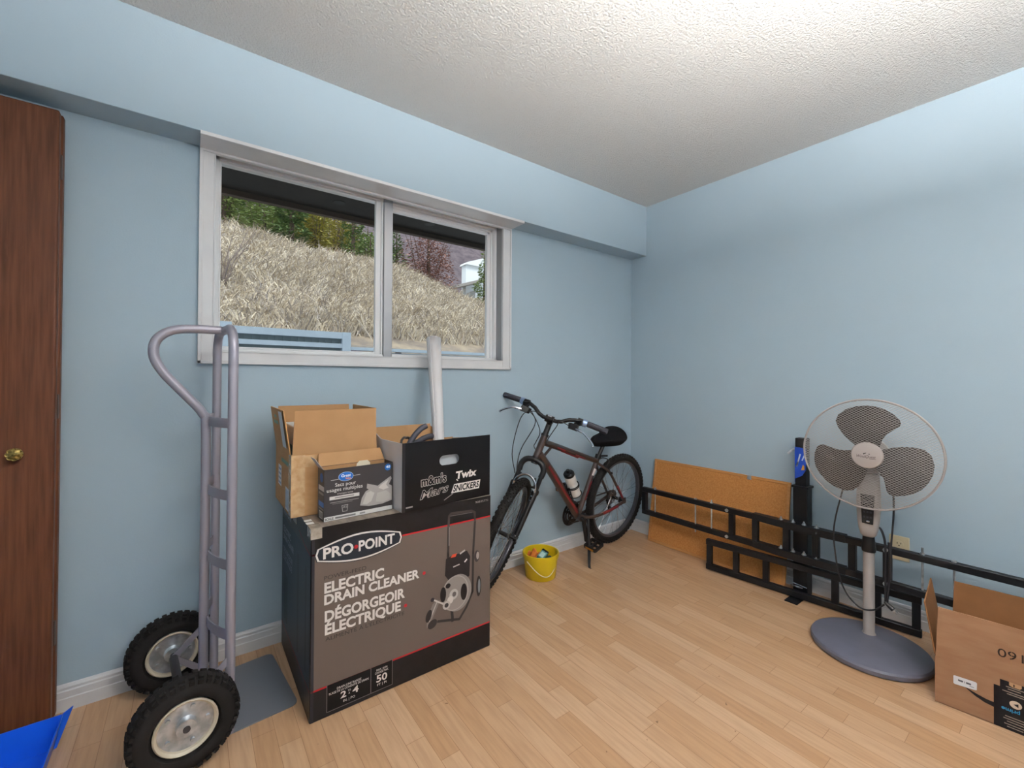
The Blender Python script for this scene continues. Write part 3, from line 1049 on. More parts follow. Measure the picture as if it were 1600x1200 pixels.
# ------------------------------------------------------------------ bicycle
psi, phi, WR = .0796, .115, .3174
bh = V((-math.cos(psi), -math.sin(psi), 0))
bL = V((math.sin(psi), -math.cos(psi), 0))
bU = Z * math.cos(phi) + bL * math.sin(phi)
bV = bL * math.cos(phi) - Z * math.sin(phi)
BM = basis((-.331, -.0941, 0), bh, bV, bU)
bk = thing('bicycle', 'brown and red mountain bike on its kickstand in the corner under the window', 'bicycle', BM)
RA, BB, HTp, HBp, ST, SA = V((0, 0, WR)), V((.410, 0, .274)), V((.7797, 0, .8214)), V((.8328, 0, .7016)), V((.262, 0, .6257)), V((.192, 0, .752))
ax = (HTp - HBp).normalized()
f0 = (X - ax * X.dot(ax)).normalized()
dl = .546
SF = f0 * math.cos(dl) + ax.cross(f0) * math.sin(dl)
SS = Y * math.cos(dl) + ax.cross(Y) * math.sin(dl)
FH = HBp - ax * .436 + SF * .0478
fr = MB()
fr.tube([HBp - ax * .006, HTp + ax * .006], [.021, .020], 18)
dt0 = HBp + ax * .035
fr.tube(bez([dt0, dt0 + (BB - dt0) * .35 + V((-.004, 0, .006)), BB], 8), [.025] * 16 + [.022], 18)
fr.tube([HTp - ax * .028, ST - (ST - BB).normalized() * .01], [.019, .0165], 16)
fr.tube([BB, ST + (ST - BB).normalized() * .012], .0165, 16)
fr.cyl(BB - Y * .036, BB + Y * .036, .022)
for s in (-1, 1):
    fr.tube(bez([BB + Y * s * .024 + V((-.01, 0, 0)), V((.30, s * .040, .262)), V((.17, s * .056, .275)), V((.008, s * .066, WR - .004))], 5), .0105, 10)
    fr.tube(bez([ST + Y * s * .014 - (ST - BB).normalized() * .02, V((.185, s * .050, .545)), V((.09, s * .060, .43)), V((.006, s * .066, WR + .008))], 5), .009, 10)
    fr.hexa([V((a, s * .066 + b, c)) for b in (-.003, .003) for a, c in ((-.022, WR - .012), (.012, WR - .018), (.018, WR + .012), (-.010, WR + .026))])
fr.tube([HBp + ax * .03 + V((-.035, 0, -.035)), V((.70, 0, .765))], .008, 8)
frame = fr.build('frame', BIKEF, bk)


def decal(a, b, r, a0, a1, mtl, name, label=None):
    """painted patch on a tube between a and b"""
    a, b = V(a), V(b)
    d = (b - a).normalized()
    e = (Y - d * Y.dot(d)).normalized()
    g = d.cross(e)
    vs, fs = [], []
    for j, q in enumerate((a, b)):
        for i in range(9):
            t_ = R(a0 + (a1 - a0) * i / 8)
            vs.append(q + (e * math.cos(t_) + g * math.sin(t_)) * r)
    for i in range(8):
        fs.append((i, i + 1, 9 + i + 1, 9 + i))
    o = MB().add(vs, fs).build(name, mtl, frame)
    if label:
        o['label'] = label


dt = BB - dt0
decal(dt0 + dt * .18, dt0 + dt * .92, .0262, -52, 14, BIKER, 'red_stripe', 'red painted stripe on the down tube')
tt = ST - HTp
decal(HTp - ax * .028 + tt * .22, HTp - ax * .028 + tt * .36, .0188, -72, 12, BIKER, 'red_stripe')
decal(HTp - ax * .028 + tt * .55, HTp - ax * .028 + tt * .74, .0179, -72, 12, BIKER, 'red_stripe')
decal(HTp - ax * .028 + tt * .30, HTp - ax * .028 + tt * .62, .0183, 14, 50, BIKER, 'red_stripe')
stv = ST - BB
decal(BB + stv * .72, BB + stv * .84, .0172, -50, 60, mat('white_decal', 'c9c4c2', .4), 'white_decal')
decal(BB + stv * .30, BB + stv * .62, .0172, -20, 40, BIKER, 'red_stripe')
decal(V((.10, .062, .445)), V((.03, .066, .35)), .0098, -60, 60, BIKER, 'red_stripe')
decal(V((.22, .054, .2705)), V((.07, .063, .296)), .0112, -60, 60, BIKER, 'red_stripe')
sdir = (ST - BB).normalized()
MB().tube([ST - sdir * .01, SA - sdir * .012], .0128, 14).build('seat_post', BIKEB, bk)
MB().cyl(ST + sdir * .006, ST + sdir * .034, .0205).bar(ST + sdir * .022 + V((-.02, 0, 0)), ST + sdir * .018 + V((-.075, .02, .004)), .008, .010).build('seat_clamp', BIKEB, bk)
# saddle
sec = [(.145, .012, .016, .004), (.125, .026, .028, 0), (.08, .034, .034, 0), (.02, .050, .040, .002), (-.03, .082, .046, .006), (-.08, .104, .052, .012), (-.115, .106, .054, .014), (-.145, .082, .046, .014), (-.160, .040, .026, .012)]
vs, fs = [], []
for u_, wd, hh, dz in sec:
    for i in range(20):
        a = 2 * PI * i / 20
        vs.append(SA + V((u_ * .95 + .008, math.cos(a) * wd * (1 if math.sin(a) > -.3 else .85), dz + math.sin(a) * hh * (1.35 if math.sin(a) > 0 else 1.15))))
for j in range(len(sec) - 1):
    for i in range(20):
        fs.append((j * 20 + i, j * 20 + (i + 1) % 20, (j + 1) * 20 + (i + 1) % 20, (j + 1) * 20 + i))
fs += [tuple(range(20)), tuple((len(sec) - 1) * 20 + i for i in range(19, -1, -1))]
sdl = MB().add(vs, fs).build('saddle', SADDLE, bk, angle=80)
sdl.modifiers.new('sub', 'SUBSURF').render_levels = 1


def bike_wheel(name, c, e, g, sp, knobR=WR):
    """c hub centre, e and g span the wheel plane, sp is the axle direction"""
    m = basis(c, e, g, sp)
    RO = knobR - .004
    rim = MB().lathe([(RO - .058, -.011), (RO - .044, -.0135), (RO - .040, -.0115), (RO - .040, .0115), (RO - .044, .0135), (RO - .058, .011), (RO - .060, 0), (RO - .058, -.011)], 64, m=m)
    wh = rim.build(name, RIMG, bk)
    ty = MB().torus((0, 0, 0), Z, RO - .024, .0235, 72, 14, m=m)
    K = 64
    for i in range(K):
        a = 2 * PI * i / K
        for z_, rr, oo in ((0, RO - .001, 0), (.0105, RO - .004, .5), (-.0105, RO - .004, .5), (.0195, RO - .0125, 0), (-.0195, RO - .0125, 0)):
            mm = m @ M.Rotation(a + oo * 2 * PI / K, 4, 'Z') @ M.Translation((rr, 0, z_)) @ M.Rotation(-z_ * 48, 4, 'Y')
            ty.box((0, 0, 0), (.009, .0155, .0075), m=mm)
    ty.build('tire', RUBBER, wh, angle=50)
    hb = MB().lathe([(.006, -.066), (.006, -.034), (.020, -.032), (.020, -.028), (.011, -.024), (.011, .024), (.020, .028), (.020, .032), (.006, .034), (.006, .066)], 18, m=m)
    hb.build('hub', BIKEB, wh)
    sk = MB()
    for i in range(36):
        a = 2 * PI * i / 36
        sd = 1 if i % 2 else -1
        b_ = a + (1 if (i // 2) % 2 else -1) * R(62)
        sk.tube([(math.cos(b_) * .019, math.sin(b_) * .019, sd * .030), (math.cos(a) * (RO - .057), math.sin(a) * (RO - .057), sd * .002)], .0011, 5, m=m)
    sk.build('spokes', CHROME, wh)
    return wh


bike_wheel('rear_wheel', RA, X, Z, -Y)
bike_wheel('front_wheel', FH, SF, ax, SF.cross(ax))
# cassette, derailleur, chain
cs_ = MB()
for i, r_ in enumerate((.050, .045, .040, .034, .028, .022)):
    cs_.cyl(RA + V((0, -.034 - i * .0045, 0)), RA + V((0, -.0355 - i * .0045, 0)), r_, n=28)
cs_.build('cassette', DARKM, bk)
cr = MB()
m = basis(BB + V((0, -.046, 0)), X, Z, -Y)
for rr, zz in ((.076, .006), (.064, 0), (.046, -.006)):
    cr.lathe([(rr - .014, zz - .001), (rr, zz - .001), (rr, zz + .001), (rr - .014, zz + .001), (rr - .014, zz - .001)], 44, m=m)
for i in range(4):
    a = i * PI / 2 + .4
    cr.bar((0, 0, 0), (math.cos(a) * .068, math.sin(a) * .068, 0), .016, .005, m=m)
cr.lathe([(.082, .008), (.070, .010), (.070, .008), (.082, .008)], 44, m=m)
cr.build('chainring', BIKEB, bk)
LP, RP = V((.376, .122, .124)), V((.434, -.112, .428))
for s, P_ in ((1, LP), (-1, RP)):
    MB().bar(BB + Y * s * .052, V((P_.x, s * .066, P_.z)), .012, .026, up=Y).cyl(BB + Y * s * .036, BB + Y * s * .058, .011).build('crank_arm', BIKEB, bk)
    pd = MB()
    hw = .046 if s > 0 else .036
    pd.cyl(V((P_.x, s * .066, P_.z)), P_ + Y * s * hw, .008)
    mm = M.Translation(P_) @ M.Rotation(R(18), 4, 'Y')
    for a in (-.038, .038):
        pd.box((a, 0, 0), (.012, hw * 1.9, .022), m=mm)
    for b_ in (-hw * .9, hw * .9, 0):
        pd.box((0, b_, 0), (.076, .012, .020), m=mm)
    po_ = pd.build('pedal', BIKEB, bk, bevel=.002)
    for q in (.0445, -.0445):
        MB().box((q, 0, 0), (.002, hw * 1.3, .012), m=mm).build('reflector', ink('b5762a', .3), po_)
chn = MB()
yc = -.046
dj = V((-.005, yc, WR - .10))
for A_, B_ in ((RA + V((0, yc, .040)), BB + V((0, yc, .064))), (BB + V((0, yc, -.064)), dj + V((.012, 0, -.014))), (dj, V((.012, yc, WR - .05)))):
    chn.bar(A_, B_, .005, .009)
chn.build('chain', DARKM, bk)
MB().cyl(dj + V((0, -.004, 0)), dj + V((0, .004, 0)), .022, n=18).bar(dj, V((.01, yc - .012, WR - .045)), .012, .020, up=Y).cyl(V((.012, yc - .004, WR - .05)), V((.012, yc + .004, WR - .05)), .020, n=18).bar(V((.01, yc - .014, WR - .045)), V((0, yc - .02, WR)), .02, .018, up=Y).build('rear_derailleur', BIKEB, bk)
# kickstand
MB().tube(bez([V((.345, .028, .262)), V((.352, .046, .235)), V((.40, .105, .12)), V((.448, .158, .024)), V((.455, .176, .014))], 5), [.0095] * 14 + [.008] * 7, 10).build('kickstand', BIKEB, bk)
MB().span((.325, -.03, .252), (.365, .036, .270)).build('kickstand_plate', BIKEB, bk)
# fork
CRN = HBp - ax * .028
fk = MB()
for s in (-1, 1):
    top = CRN + SS * s * .066 - ax * .045
    fk.tube([top + ax * .006, top - ax * .10], .0125, 14)
    bot = FH + SS * s * .062
    fk.tube([top - ax * .085 + SF * .002, bot + ax * .02], [.0185, .0145], 14)
    fk.cyl(bot - SS * s * .006, bot + SS * s * .010, .014)
    fk.tube([top - ax * .09, top - ax * .11], .021, 14)
fk.tube([HBp + ax * .0, HBp - ax * .03], .019, 14)
arc = bez([CRN + SS * -.066 - ax * .062, CRN + SS * -.067 - ax * .022, CRN + SS * -.045 + ax * .010 + SF * .006, CRN + ax * .020 + SF * .008, CRN + SS * .045 + ax * .010 + SF * .006, CRN + SS * .067 - ax * .022, CRN + SS * .066 - ax * .062], 5)
fk.tube(arc, .0165, 12)
fk.build('fork', BIKEB, bk)
MB().tube(bez([CRN + SS * -.066 - ax * .155 + SF * .016, CRN + SS * -.055 - ax * .105 + SF * .026, CRN + SS * -.02 - ax * .075 + SF * .030, CRN + SS * .02 - ax * .075 + SF * .030, CRN + SS * .055 - ax * .105 + SF * .026, CRN + SS * .066 - ax * .155 + SF * .016], 5), .007, 10).build('brake_arch', CHROME, bk)
for s in (-1, 1):
    pv = CRN + SS * s * .060 - ax * .135 + SF * .024
    ob = MB().bar(pv, pv + ax * .062 - SS * s * .018, .010, .016, up=SF).box(pv - SS * s * .012 + ax * .012, (.012, .012, .012)).build('brake_arm', BIKEB, bk)
    MB().cyl(pv, pv + SF * .012, .007, n=10).cyl(pv - ax * .035 + SF * -.004, pv - ax * .035 + SF * .008, .0045, n=10).cyl(pv - ax * .06 + SF * -.004, pv - ax * .06 + SF * .008, .0045, n=10).build('brake_bolt', CHROME, ob)
for s in (-1, 1):
    pv = V((.175, s * .052, .535))
    MB().bar(pv, pv + V((.045, -s * .014, .055)), .010, .016).cyl(pv, pv + V((0, s * .014, .006)), .008, n=10).build('brake_arm', BIKEB, bk)
MB().tube(bez([V((.24, -.03, .60)), V((.205, .0, .63)), V((.17, .03, .615)), V((.20, .035, .585))], 6), .0035, 8).build('brake_noodle', BIKEB, bk)
# bars
STM = HTp + ax * .1026 + SF * .04
sm = MB().tube([HTp, HTp + ax * .085], .0165, 14).tube([HTp + ax * .004, HTp + ax * .018], .023, 16).tube([HTp + ax * .084, STM], [.017, .018], 14)
sm.cyl(STM - SS * .024, STM + SS * .024, .021)
sm.build('stem', BIKEB, bk)
MB().tube([HBp - ax * .004, HBp + ax * .010], .0235, 16).build('headset', BIKEB, bk)
MB().cyl(STM + SF * .018 + ax * .012 - SS * .012, STM + SF * .018 + ax * .012 + SS * .012, .006).build('stem_bolt', CHROME, bk)


def barp(s, t_):
    pr = [(0, 0, 0), (.04, 0, 0), (.07, .010, 0), (.105, .034, -.003), (.14, .046, -.008), (.20, .050, -.020), (.322, .050, -.042)]
    for (a, b, c), (a2, b2, c2) in zip(pr[:-1], pr[1:]):
        if t_ <= a2:
            k = (t_ - a) / (a2 - a)
            return STM + SS * s * t_ + ax * (b + (b2 - b) * k) + SF * (c + (c2 - c) * k)
    return STM + SS * s * t_ + ax * .05 - SF * .042


pts = [barp(-1, t_ / 100) for t_ in (32, 20, 17, 14, 12, 10.5, 9, 7, 5.5, 4, 2)] + [barp(1, t_ / 100) for t_ in (0, 2, 4, 5.5, 7, 9, 10.5, 12, 14, 17, 20, 32)]
MB().tube(bez(pts, 3), .0115, 14).build('handlebar', BIKEB, bk)
for s in (-1, 1):
    a, b = barp(s, .205), barp(s, .322)
    d = (b - a).normalized()
    gp_ = MB().tube([a, a + d * .004, b - d * .004, b], [.0145, .0168, .0168, .015], 16)
    for i in range(9):
        gp_.torus(a + d * (.012 + i * .012), d, .0165, .0012, 18, 6)
    gp_.build('grip', GRIP, bk)
    c0, c1 = barp(s, .160), barp(s, .203)
    sh_ = MB().tube([c0 + d * .018, c0 + d * .020, c1 - d * .002, c1], [.017, .0225, .0215, .018], 18).build('shifter', mat('silver_shifter_blue_sheen', '8ea3c4', .3, .6), bk)  # bluish reflection put into the silver colour
    MB().tube([c0 - d * .012, c0 + d * .018], .0195, 14).box(c0 + SF * .016 - ax * .012, (.030, .026, .030)).build('shifter_body', BIKEB, sh_)
    l0 = barp(s, .130) + SF * .028 - ax * .038
    lv = MB().hexa([l0 + SS * s * a_ + SF * b_ + ax * c_ for c_, k_ in ((-.022, .6), (.012, 1)) for a_, b_ in ((-.020 * k_, .0), (.045, .006), (.040, .030), (-.004, .022))]).tube([barp(s, .148), l0 + SS * s * .015 + SF * .012], .008, 8).build('brake_lever', BIKEB, bk, bevel=.003)
    e_ = l0 + SS * s * .036 + SF * .022 - ax * .012
    MB().tube(bez([e_, e_ + SS * s * .024 + SF * .010 - ax * .004, e_ + SS * s * .05 + SF * .012 - ax * .010, e_ + SS * s * .085 + SF * .006 - ax * .030, e_ + SS * s * .112 - SF * .004 - ax * .050, e_ + SS * s * .116 - SF * .004 - ax * .060], 4), [.008] * 6 + [.006] * 15, 8).build('lever_blade', CHROME, lv)
lr = barp(-1, .118) + SF * .036 - ax * .040
ll = barp(1, .118) + SF * .036 - ax * .040
for pts in ([lr, lr + SS * .03 + SF * .05 - ax * .01, HTp + SF * .16 + SS * -.04 + ax * .03, CRN + SF * .10 - SS * .075 + ax * .05, CRN + SF * .045 - SS * .08 - ax * .03, CRN + SF * .036 - SS * .064 - ax * .085],
            [lr, lr + SS * .05 + SF * .012 - ax * .03, HTp + SF * .085 - SS * .015 + ax * .01, HTp + SF * .065 - SS * .02 - ax * .05, HTp + SF * .035 - SS * .026 - ax * .075, dt0 + V((-.05, -.03, -.03))],
            [ll, ll - SS * .05 + SF * .016 + ax * .004, HTp + SF * .055 + SS * .055 + ax * .075, HTp + SF * .035 + SS * .035 + ax * .01, HTp + SS * .026 - ax * .03, HTp + V((-.06, .020, -.045))],
            [STM + SF * .02 - SS * .02, STM + SF * .07 - SS * .09 + ax * .0, STM + SF * .11 - SS * .13 - ax * .06, CRN + SF * .10 - SS * .12 + ax * .02, CRN + SF * .03 - SS * .075 - ax * .09]):
    MB().tube(bez(pts, 7), .0026, 8).build('cable', CORDM, bk)
# bottle cage (part) and bottle (own thing)
ba, bb_ = V((.462, .012, .425)), V((.547, .012, .575))
bd = (bb_ - ba).normalized()
cg = MB()
for k in (.012, .075, .085):
    cg.torus(ba + bd * k, bd, .0395, .0032, 32, 8)
e1 = (V((1, 0, -1)) - bd * V((1, 0, -1)).dot(bd)).normalized()
for s in (-1, 1):
    cg.tube([ba + e1 * .040 + Y * s * .012 - bd * .01, ba + e1 * .042 + Y * s * .012 + bd * .10], .0032, 8)
    cg.tube([ba + e1 * .042 + Y * s * .012 + bd * .05, ba + e1 * .068 + Y * s * .006 + bd * .05], .0032, 8)
cg.build('bottle_cage', BIKEB, bk)
bt = thing('water_bottle', 'white water bottle with black cap in the bicycle frame', 'bottle', BM @ M.Translation(ba))
qm = (M.Translation(ba) @ bd.to_track_quat('Z', 'Y').to_matrix().to_4x4())
MW[bt.name] = BM @ M.Translation(ba)
qb = BM @ qm
MB().lathe([(.030, 0), (.0345, .004), (.0345, .085), (.031, .094), (.031, .102), (.0345, .112), (.0345, .150), (.030, .160)], 32, m=qb).build('bottle_body', BOTTLE, bt, world=True)
MB().lathe([(.032, .158), (.034, .162), (.034, .176), (.028, .184), (.013, .187), (.012, .200), (.010, .203), (1e-4, .204)], 32, m=qb).build('cap', BIKEB, bt, world=True)

# ------------------------------------------------------------------ yellow bucket
bu = thing('bucket', 'small yellow plastic bucket with wire handle in front of the bicycle', 'bucket', (-1.078, -.198, 0))
MB().lathe([(1e-4, .001), (.084, .001), (.088, .006), (.100, .118), (.105, .120), (.106, .142), (.102, .144), (.0985, .142), (.096, .112), (.085, .009), (1e-4, .008)], 48).build('pail', YELLOW, bu)
dv = (CAM - V((-1.078, -.198, 0))).to_2d().normalized()
dv = V((dv.x, dv.y, 0))
ds = V((-dv.y, dv.x, 0))
e1_, e2_ = dv * .078 - ds * .078 + Z * .112, -dv * .030 + ds * .108 + Z * .112
hp = [e1_ + (e2_ - e1_) * k + dv * (.080 * math.sin(PI * k)) + ds * (.022 * math.sin(PI * k)) - Z * (.072 * math.sin(PI * min(1, k * 1.02))) for k in [i / 16 for i in range(17)]]
MB().tube(hp, .0026, 8).build('wire_handle', WIREW, bu)
oc = MB()
vs, fs = [], []
for i in range(13):
    for j in range(13):
        a, b = (i / 12 - .5), (j / 12 - .5)
        vs.append(V((-.034 + a * .075, .022 + b * .075,   .126 + .030 * math.sin(a * 7 + b * 4) * .6 - .09 * (a * a + b * b) + .012 * math.sin(b * 15))))
for i in range(12):
    for j in range(12):
        fs.append((i * 13 + j, (i + 1) * 13 + j, (i + 1) * 13 + j + 1, i * 13 + j + 1))
oo = MB().add(vs, fs).build('orange_cloth', ORANGE)
oo.location = (-1.078, -.198, .006)
oo.modifiers.new('thick', 'SOLIDIFY').thickness = .006
tag(oo, 'crumpled orange cloth in the left side of the yellow bucket', 'cloth')
tm = M.Translation((-1.083, -.215, .120)) @ M.Rotation(R(28), 4, 'Z') @ M.Rotation(R(24), 4, 'X') @ M.Rotation(R(-12), 4, 'Y')
tb = thing('battery_pack', 'teal and black packet lying on top in the yellow bucket', 'packet', tm)
MB().box((0, 0, 0), (.066, .040, .030)).build('pack_body', TEAL, tb, bevel=.003)
MB().box((.037, 0, .001), (.014, .0415, .0315)).build('end_cap', BIKEB, tb, bevel=.002)
MB().box((-.004, 0, .0154), (.044, .026, .001)).build('pale_label', mat('pale_teal_label', 'a9c2bd', .5), tb)
tm = M.Translation((-1.062, -.228, .096)) @ M.Rotation(R(-20), 4, 'Z') @ M.Rotation(R(10), 4, 'X')
tb = thing('dark_green_pack', 'dark green packet lower in the yellow bucket against the front rim', 'packet', tm)
MB().box((0, 0, 0), (.072, .045, .028)).build('pack_body', mat('dark_green_pack', '274a3a', .5, c2='1a3029', scale=50), tb, bevel=.003)
MB().box((.01, 0, -.03), (.06, .05, .03)).build('black_base', BIKEB, tb, bevel=.003)

# ------------------------------------------------------------------ cork board leaning on the wall
q0, q1 = V((-.100, -.226, .002)), V((-.100, -1.112, .002))
qt0 = V((-.0145, -.222, .572))
ku = (q1 - q0).normalized()
kv = qt0 - q0
kv = (kv - ku * kv.dot(ku))
KHh = kv.length
kv.normalize()
kn_ = ku.cross(kv)
KB = basis(q0, ku, kv, kn_)
if kn_.x > 0:
    kn_ = -kn_
    KB = basis(q0, ku, kv, kn_)
kw = (q1 - q0).length
co = thing('cork_board', 'framed cork board leaning against the blue wall in the corner', 'cork board', KB)
sg = 1
MB().span((.008, .008, -.010), (kw - .008, KHh - .008, -.003)).build('cork_panel', CORK, co)
fm = MB()
for a, b in (((0, 0, -.014), (kw, .016, 0)), ((0, KHh - .016, -.014), (kw, KHh, 0)), ((0, .016, -.014), (.016, KHh - .016, 0)), ((kw - .016, .016, -.014), (kw, KHh - .016, 0))):
    fm.span(a, b)
fm.build('wood_frame', PINE, co, bevel=.002)
MB().span((kw * .735, KHh - .024, -.001), (kw * .735 + .022, KHh + .003, .004)).cyl((kw * .735 + .011, KHh - .018, .004), (kw * .735 + .011, KHh - .018, .010), .007, n=12).build('hanging_clip', ZINC, co)

# ------------------------------------------------------------------ steel racks
UX, UY0, UY1, UZ0, UZ1 = -.152, -.226, -2.155, .2195, .3745
ur = thing('steel_rack', 'long black steel ladder rack with bolts lying on a shorter rack by the wall', 'rack', (UX, (UY0 + UY1) / 2, .204))
for z in (UZ0, UZ1):
    MB().span((UX - .015, UY1, z - .0155), (UX + .015, UY0, z + .0155)).build('rail', BLKSTEEL, ur, world=True, bevel=.0025)
for y in (UY0 - .0155, UY1 + .0155):
    MB().span((UX - .015, y - .015, UZ0 + .0155), (UX + .015, y + .015, UZ1 - .0155)).build('end_post', BLKSTEEL, ur, world=True)
for y in (-.851, -.984, -1.142, -1.278, -1.43, -1.561):
    MB().span((UX - .012, y - .015, UZ0 + .0155), (UX + .012, y + .015, UZ1 - .0155)).build('strut', BLKSTEEL, ur, world=True)
for z, s in ((UZ0, -1), (UZ1, 1)):
    pl = [(-.215 + .43 * i / 20, -.018 - .016 * math.sin(PI * i / 20)) for i in range(21)] + [(.215, .017), (-.215, .017)]
    zz = z + .0156
    g_ = MB().prism(pl, .005, m=basis((UX, -1.19, zz), -Y, X, Z) if False else M.Translation((UX, -1.19, zz)) @ M.Rotation(R(-90), 4, 'Z') @ M.Rotation(0, 4, 'X'))
    g_.prism(pl, .031, m=M.Translation((UX - .001, -1.19, z - .0155)) @ M.Rotation(R(-90), 4, 'Z') @ M.Diagonal((1, .93, 1, 1)))
    go_ = g_.build('gusset_plate', BLKSTEEL, ur, world=True)
    for y in (-1.117, -1.175, -1.226, -1.283):
        bo = MB().cyl((UX - .006, y, zz + .005), (UX - .006, y, zz + .007), .011, n=16).cyl((UX - .006, y, zz + .007), (UX - .006, y, zz + .014), .0075, n=6).cyl((UX - .006, y, zz + .014), (UX - .006, y, zz + .022), .004, n=10)
        bo.build('bolt', ZINC, ur, world=True)
    for y in (-.828, -1.557):
        MB().cyl((UX - .015, y, z), (UX - .021, y, z), .0095, n=16).build('bolt', ZINC, ur, world=True)
for y, za, zb in ((-.325, UZ0 - .01, UZ1 + .03), (-.621, UZ0 - .035, UZ1 + .022), (-.726, UZ0 - .01, UZ1 + .035), (-1.679, UZ0 - .01, UZ1 + .045), (-1.777, UZ0 - .01, UZ1 + .02)):
    MB().cyl((UX, y, za), (UX, y, zb), .0042, n=10).cyl((UX, y, UZ1 + .0156), (UX, y, UZ1 + .022), .009, n=6).build('threaded_rod', ZINC, ur, world=True)
l0, l1 = V((-.200, -.722, 0)), V((-.100, -1.668, 0))
ld = (l1 - l0).normalized()
ln_ = V((ld.y, -ld.x, 0))
l0 = l0 + Z * .0042
LR = basis(l0, ld, ln_ * -1, Z) if (ld.cross(-ln_)).z > 0 else basis(l0, ld, ln_, Z)
LL = (l1 - l0).length
lr_ = thing('steel_rack', 'short black steel ladder rack standing on the floor under the long rack', 'rack', LR)
for z in (.017, .164):
    MB().span((0, -.014, z - .016), (LL, .014, z + .016)).build('rail', BLKSTEEL, lr_, bevel=.0025)
for u_ in (.018, .169, .325, .636, .798, .933):
    MB().span((u_ - .0145, -.012, .033), (u_ + .0145, .012, .148)).build('strut', BLKSTEEL, lr_)
# hitch post
PY = -1.192
ps = thing('hitch_post', 'black square steel post with blue label standing behind the racks', 'post', (-.085, PY, 0))
MB().span((-.112, PY - .034, .004), (-.046, PY + .034, .575)).build('outer_tube', BLKSTEEL, ps, world=True, bevel=.003)
MB().span((-.106, PY - .026, .575), (-.054, PY + .026, .838)).build('inner_tube', BLKSTEEL, ps, world=True, bevel=.003)
MB().span((-.118, PY - .040, .572), (-.040, PY + .040, .584)).build('collar', BLKSTEEL, ps, world=True, bevel=.002)
MB().prism([(-.026, .618), (-.026, .790), (.026, .785), (.026, .672), (.008, .640)], .0012, m=basis((-.106, PY, 0), -Y, Z, -X)).prism([(-.026, .60), (-.026, .790), (.026, .785), (.026, .60)], .0012, m=basis((-.080, PY + .026, 0), X, Z, Y) if False else basis((-.080, PY + .026, 0), -X, Z, Y)).build('blue_label', BLUEL, ps, world=True)
pq = Print((-.1074, PY, 0), -Y, Z)
pq.line([(-.016, .69), (.000, .755)], .007, 'cfd8ea', 2)
pq.line([(-.018, .685), (-.010, .712)], .006, 'cfd8ea', 2)
pq.line([(.008, .72), (.020, .752)], .006, 'cfd8ea', 2)
pq.poly([(.004, .668), (.020, .672), (.018, .694), (.012, .700)], 'e0a04a', 2)
pq.done('label_print', ps)
MB().tube([(-.10, PY + .024, .778), (-.10, PY + .040, .772), (-.115, PY + .056, .750)], .006, 10).build('pin', ZINC, ps, world=True)
MB().span((-.235, PY - .030, .0005), (-.046, PY + .030, .004)).build('foot_plate', BLKSTEEL, ps, world=True)
MB().torus((-.150, PY - .002, .060), (.35, 0, 1), .031, .0028, 30, 8, a0=-1.2, a1=3.4).cyl((-.128, PY - .036, .060), (-.128, PY + .034, .066), .0035, n=8).build('locking_clip', CHROME, ps, world=True)

# ------------------------------------------------------------------ pedestal fan
FX, FY = -.330, -1.536
fn = thing('pedestal_fan', 'grey pedestal fan with brown blades standing on the right', 'fan', (FX, FY, 0))
MB().lathe([(1e-4, .001), (.196, .001), (.203, .006), (.205, .022), (.200, .030), (.185, .034), (.06, .043), (1e-4, .044)], 72, m=M.Translation((-.398, -1.552, 0))).build('base', FANB, fn, world=True)
MB().lathe([(.026, .040), (.0205, .050), (.0205, .405)], 28, m=M.Translation((FX, FY, 0))).build('pole', FANG, fn, world=True)
MB().lathe([(.024, .400), (.026, .412), (.0215, .455), (.0200, .475), (1e-4, .476)], 28, m=M.Translation((FX, FY, 0))).build('collar', BIKEB, fn, world=True)
faz, fel = 4.573, .02
n_ = V((math.cos(fel) * math.sin(faz), math.cos(fel) * math.cos(faz), math.sin(fel)))
a_ = Z.cross(n_).normalized()
b_ = n_.cross(a_)
FC = V((-.402, -1.554, .836))
FM = basis(FC, a_, b_, n_)
ch = MB()
sec = [(.468, .020, .024, -.0), (.476, .028, .030, 0), (.50, .034, .034, 0), (.53, .038, .036, 0), (.60, .042, .038, 0), (.66, .041, .036, .0), (.70, .038, .034, .005), (.74, .036, .034, .01)]
vs, fs = [], []
for z, sx, sy, of in sec:
    for i in range(24):
        a = 2 * PI * i / 24
        ca, sa = math.cos(a), math.sin(a)
        ca = math.copysign(abs(ca) ** .6, ca)
        sa = math.copysign(abs(sa) ** .6, sa)
        vs.append(V((FX, FY, z)) + a_ * (ca * sx) + V((n_.x, n_.y, 0)).normalized() * (sa * sy - of))
for j in range(len(sec) - 1):
    for i in range(24):
        fs.append((j * 24 + i, j * 24 + (i + 1) % 24, (j + 1) * 24 + (i + 1) % 24, (j + 1) * 24 + i))
fs += [tuple(range(23, -1, -1)), tuple((len(sec) - 1) * 24 + i for i in range(24))]
hd = MB().add(vs, fs).build('control_head', FANG, fn, world=True, angle=60)
hn = V((n_.x, n_.y, 0)).normalized()
pc = V((FX, FY, .57)) + hn * .0375
PM_ = basis(pc, a_, Z, hn)
cp = MB().prism([(-.019, -.040), (.019, -.042), (.024, .085), (-.024, .085)], .003, m=PM_).build('control_panel', BIKEB, hd, world=True, bevel=.001)
bts = MB()
for i in range(3):
    for j in range(4):
        bts.box((-.011 + i * .011, -.012 + j * .022, .0036), (.007, .008, .001), m=PM_)
bts.build('button', GRIP, cp, world=True)
MB().lathe([(.006, 0), (.006, .0015), (1e-4, .002)], 16, m=PM_ @ M.Translation((.002, -.030, .003)) @ M.Diagonal((1, .6, 1, 1))).build('power_button', CHROME, cp, world=True)
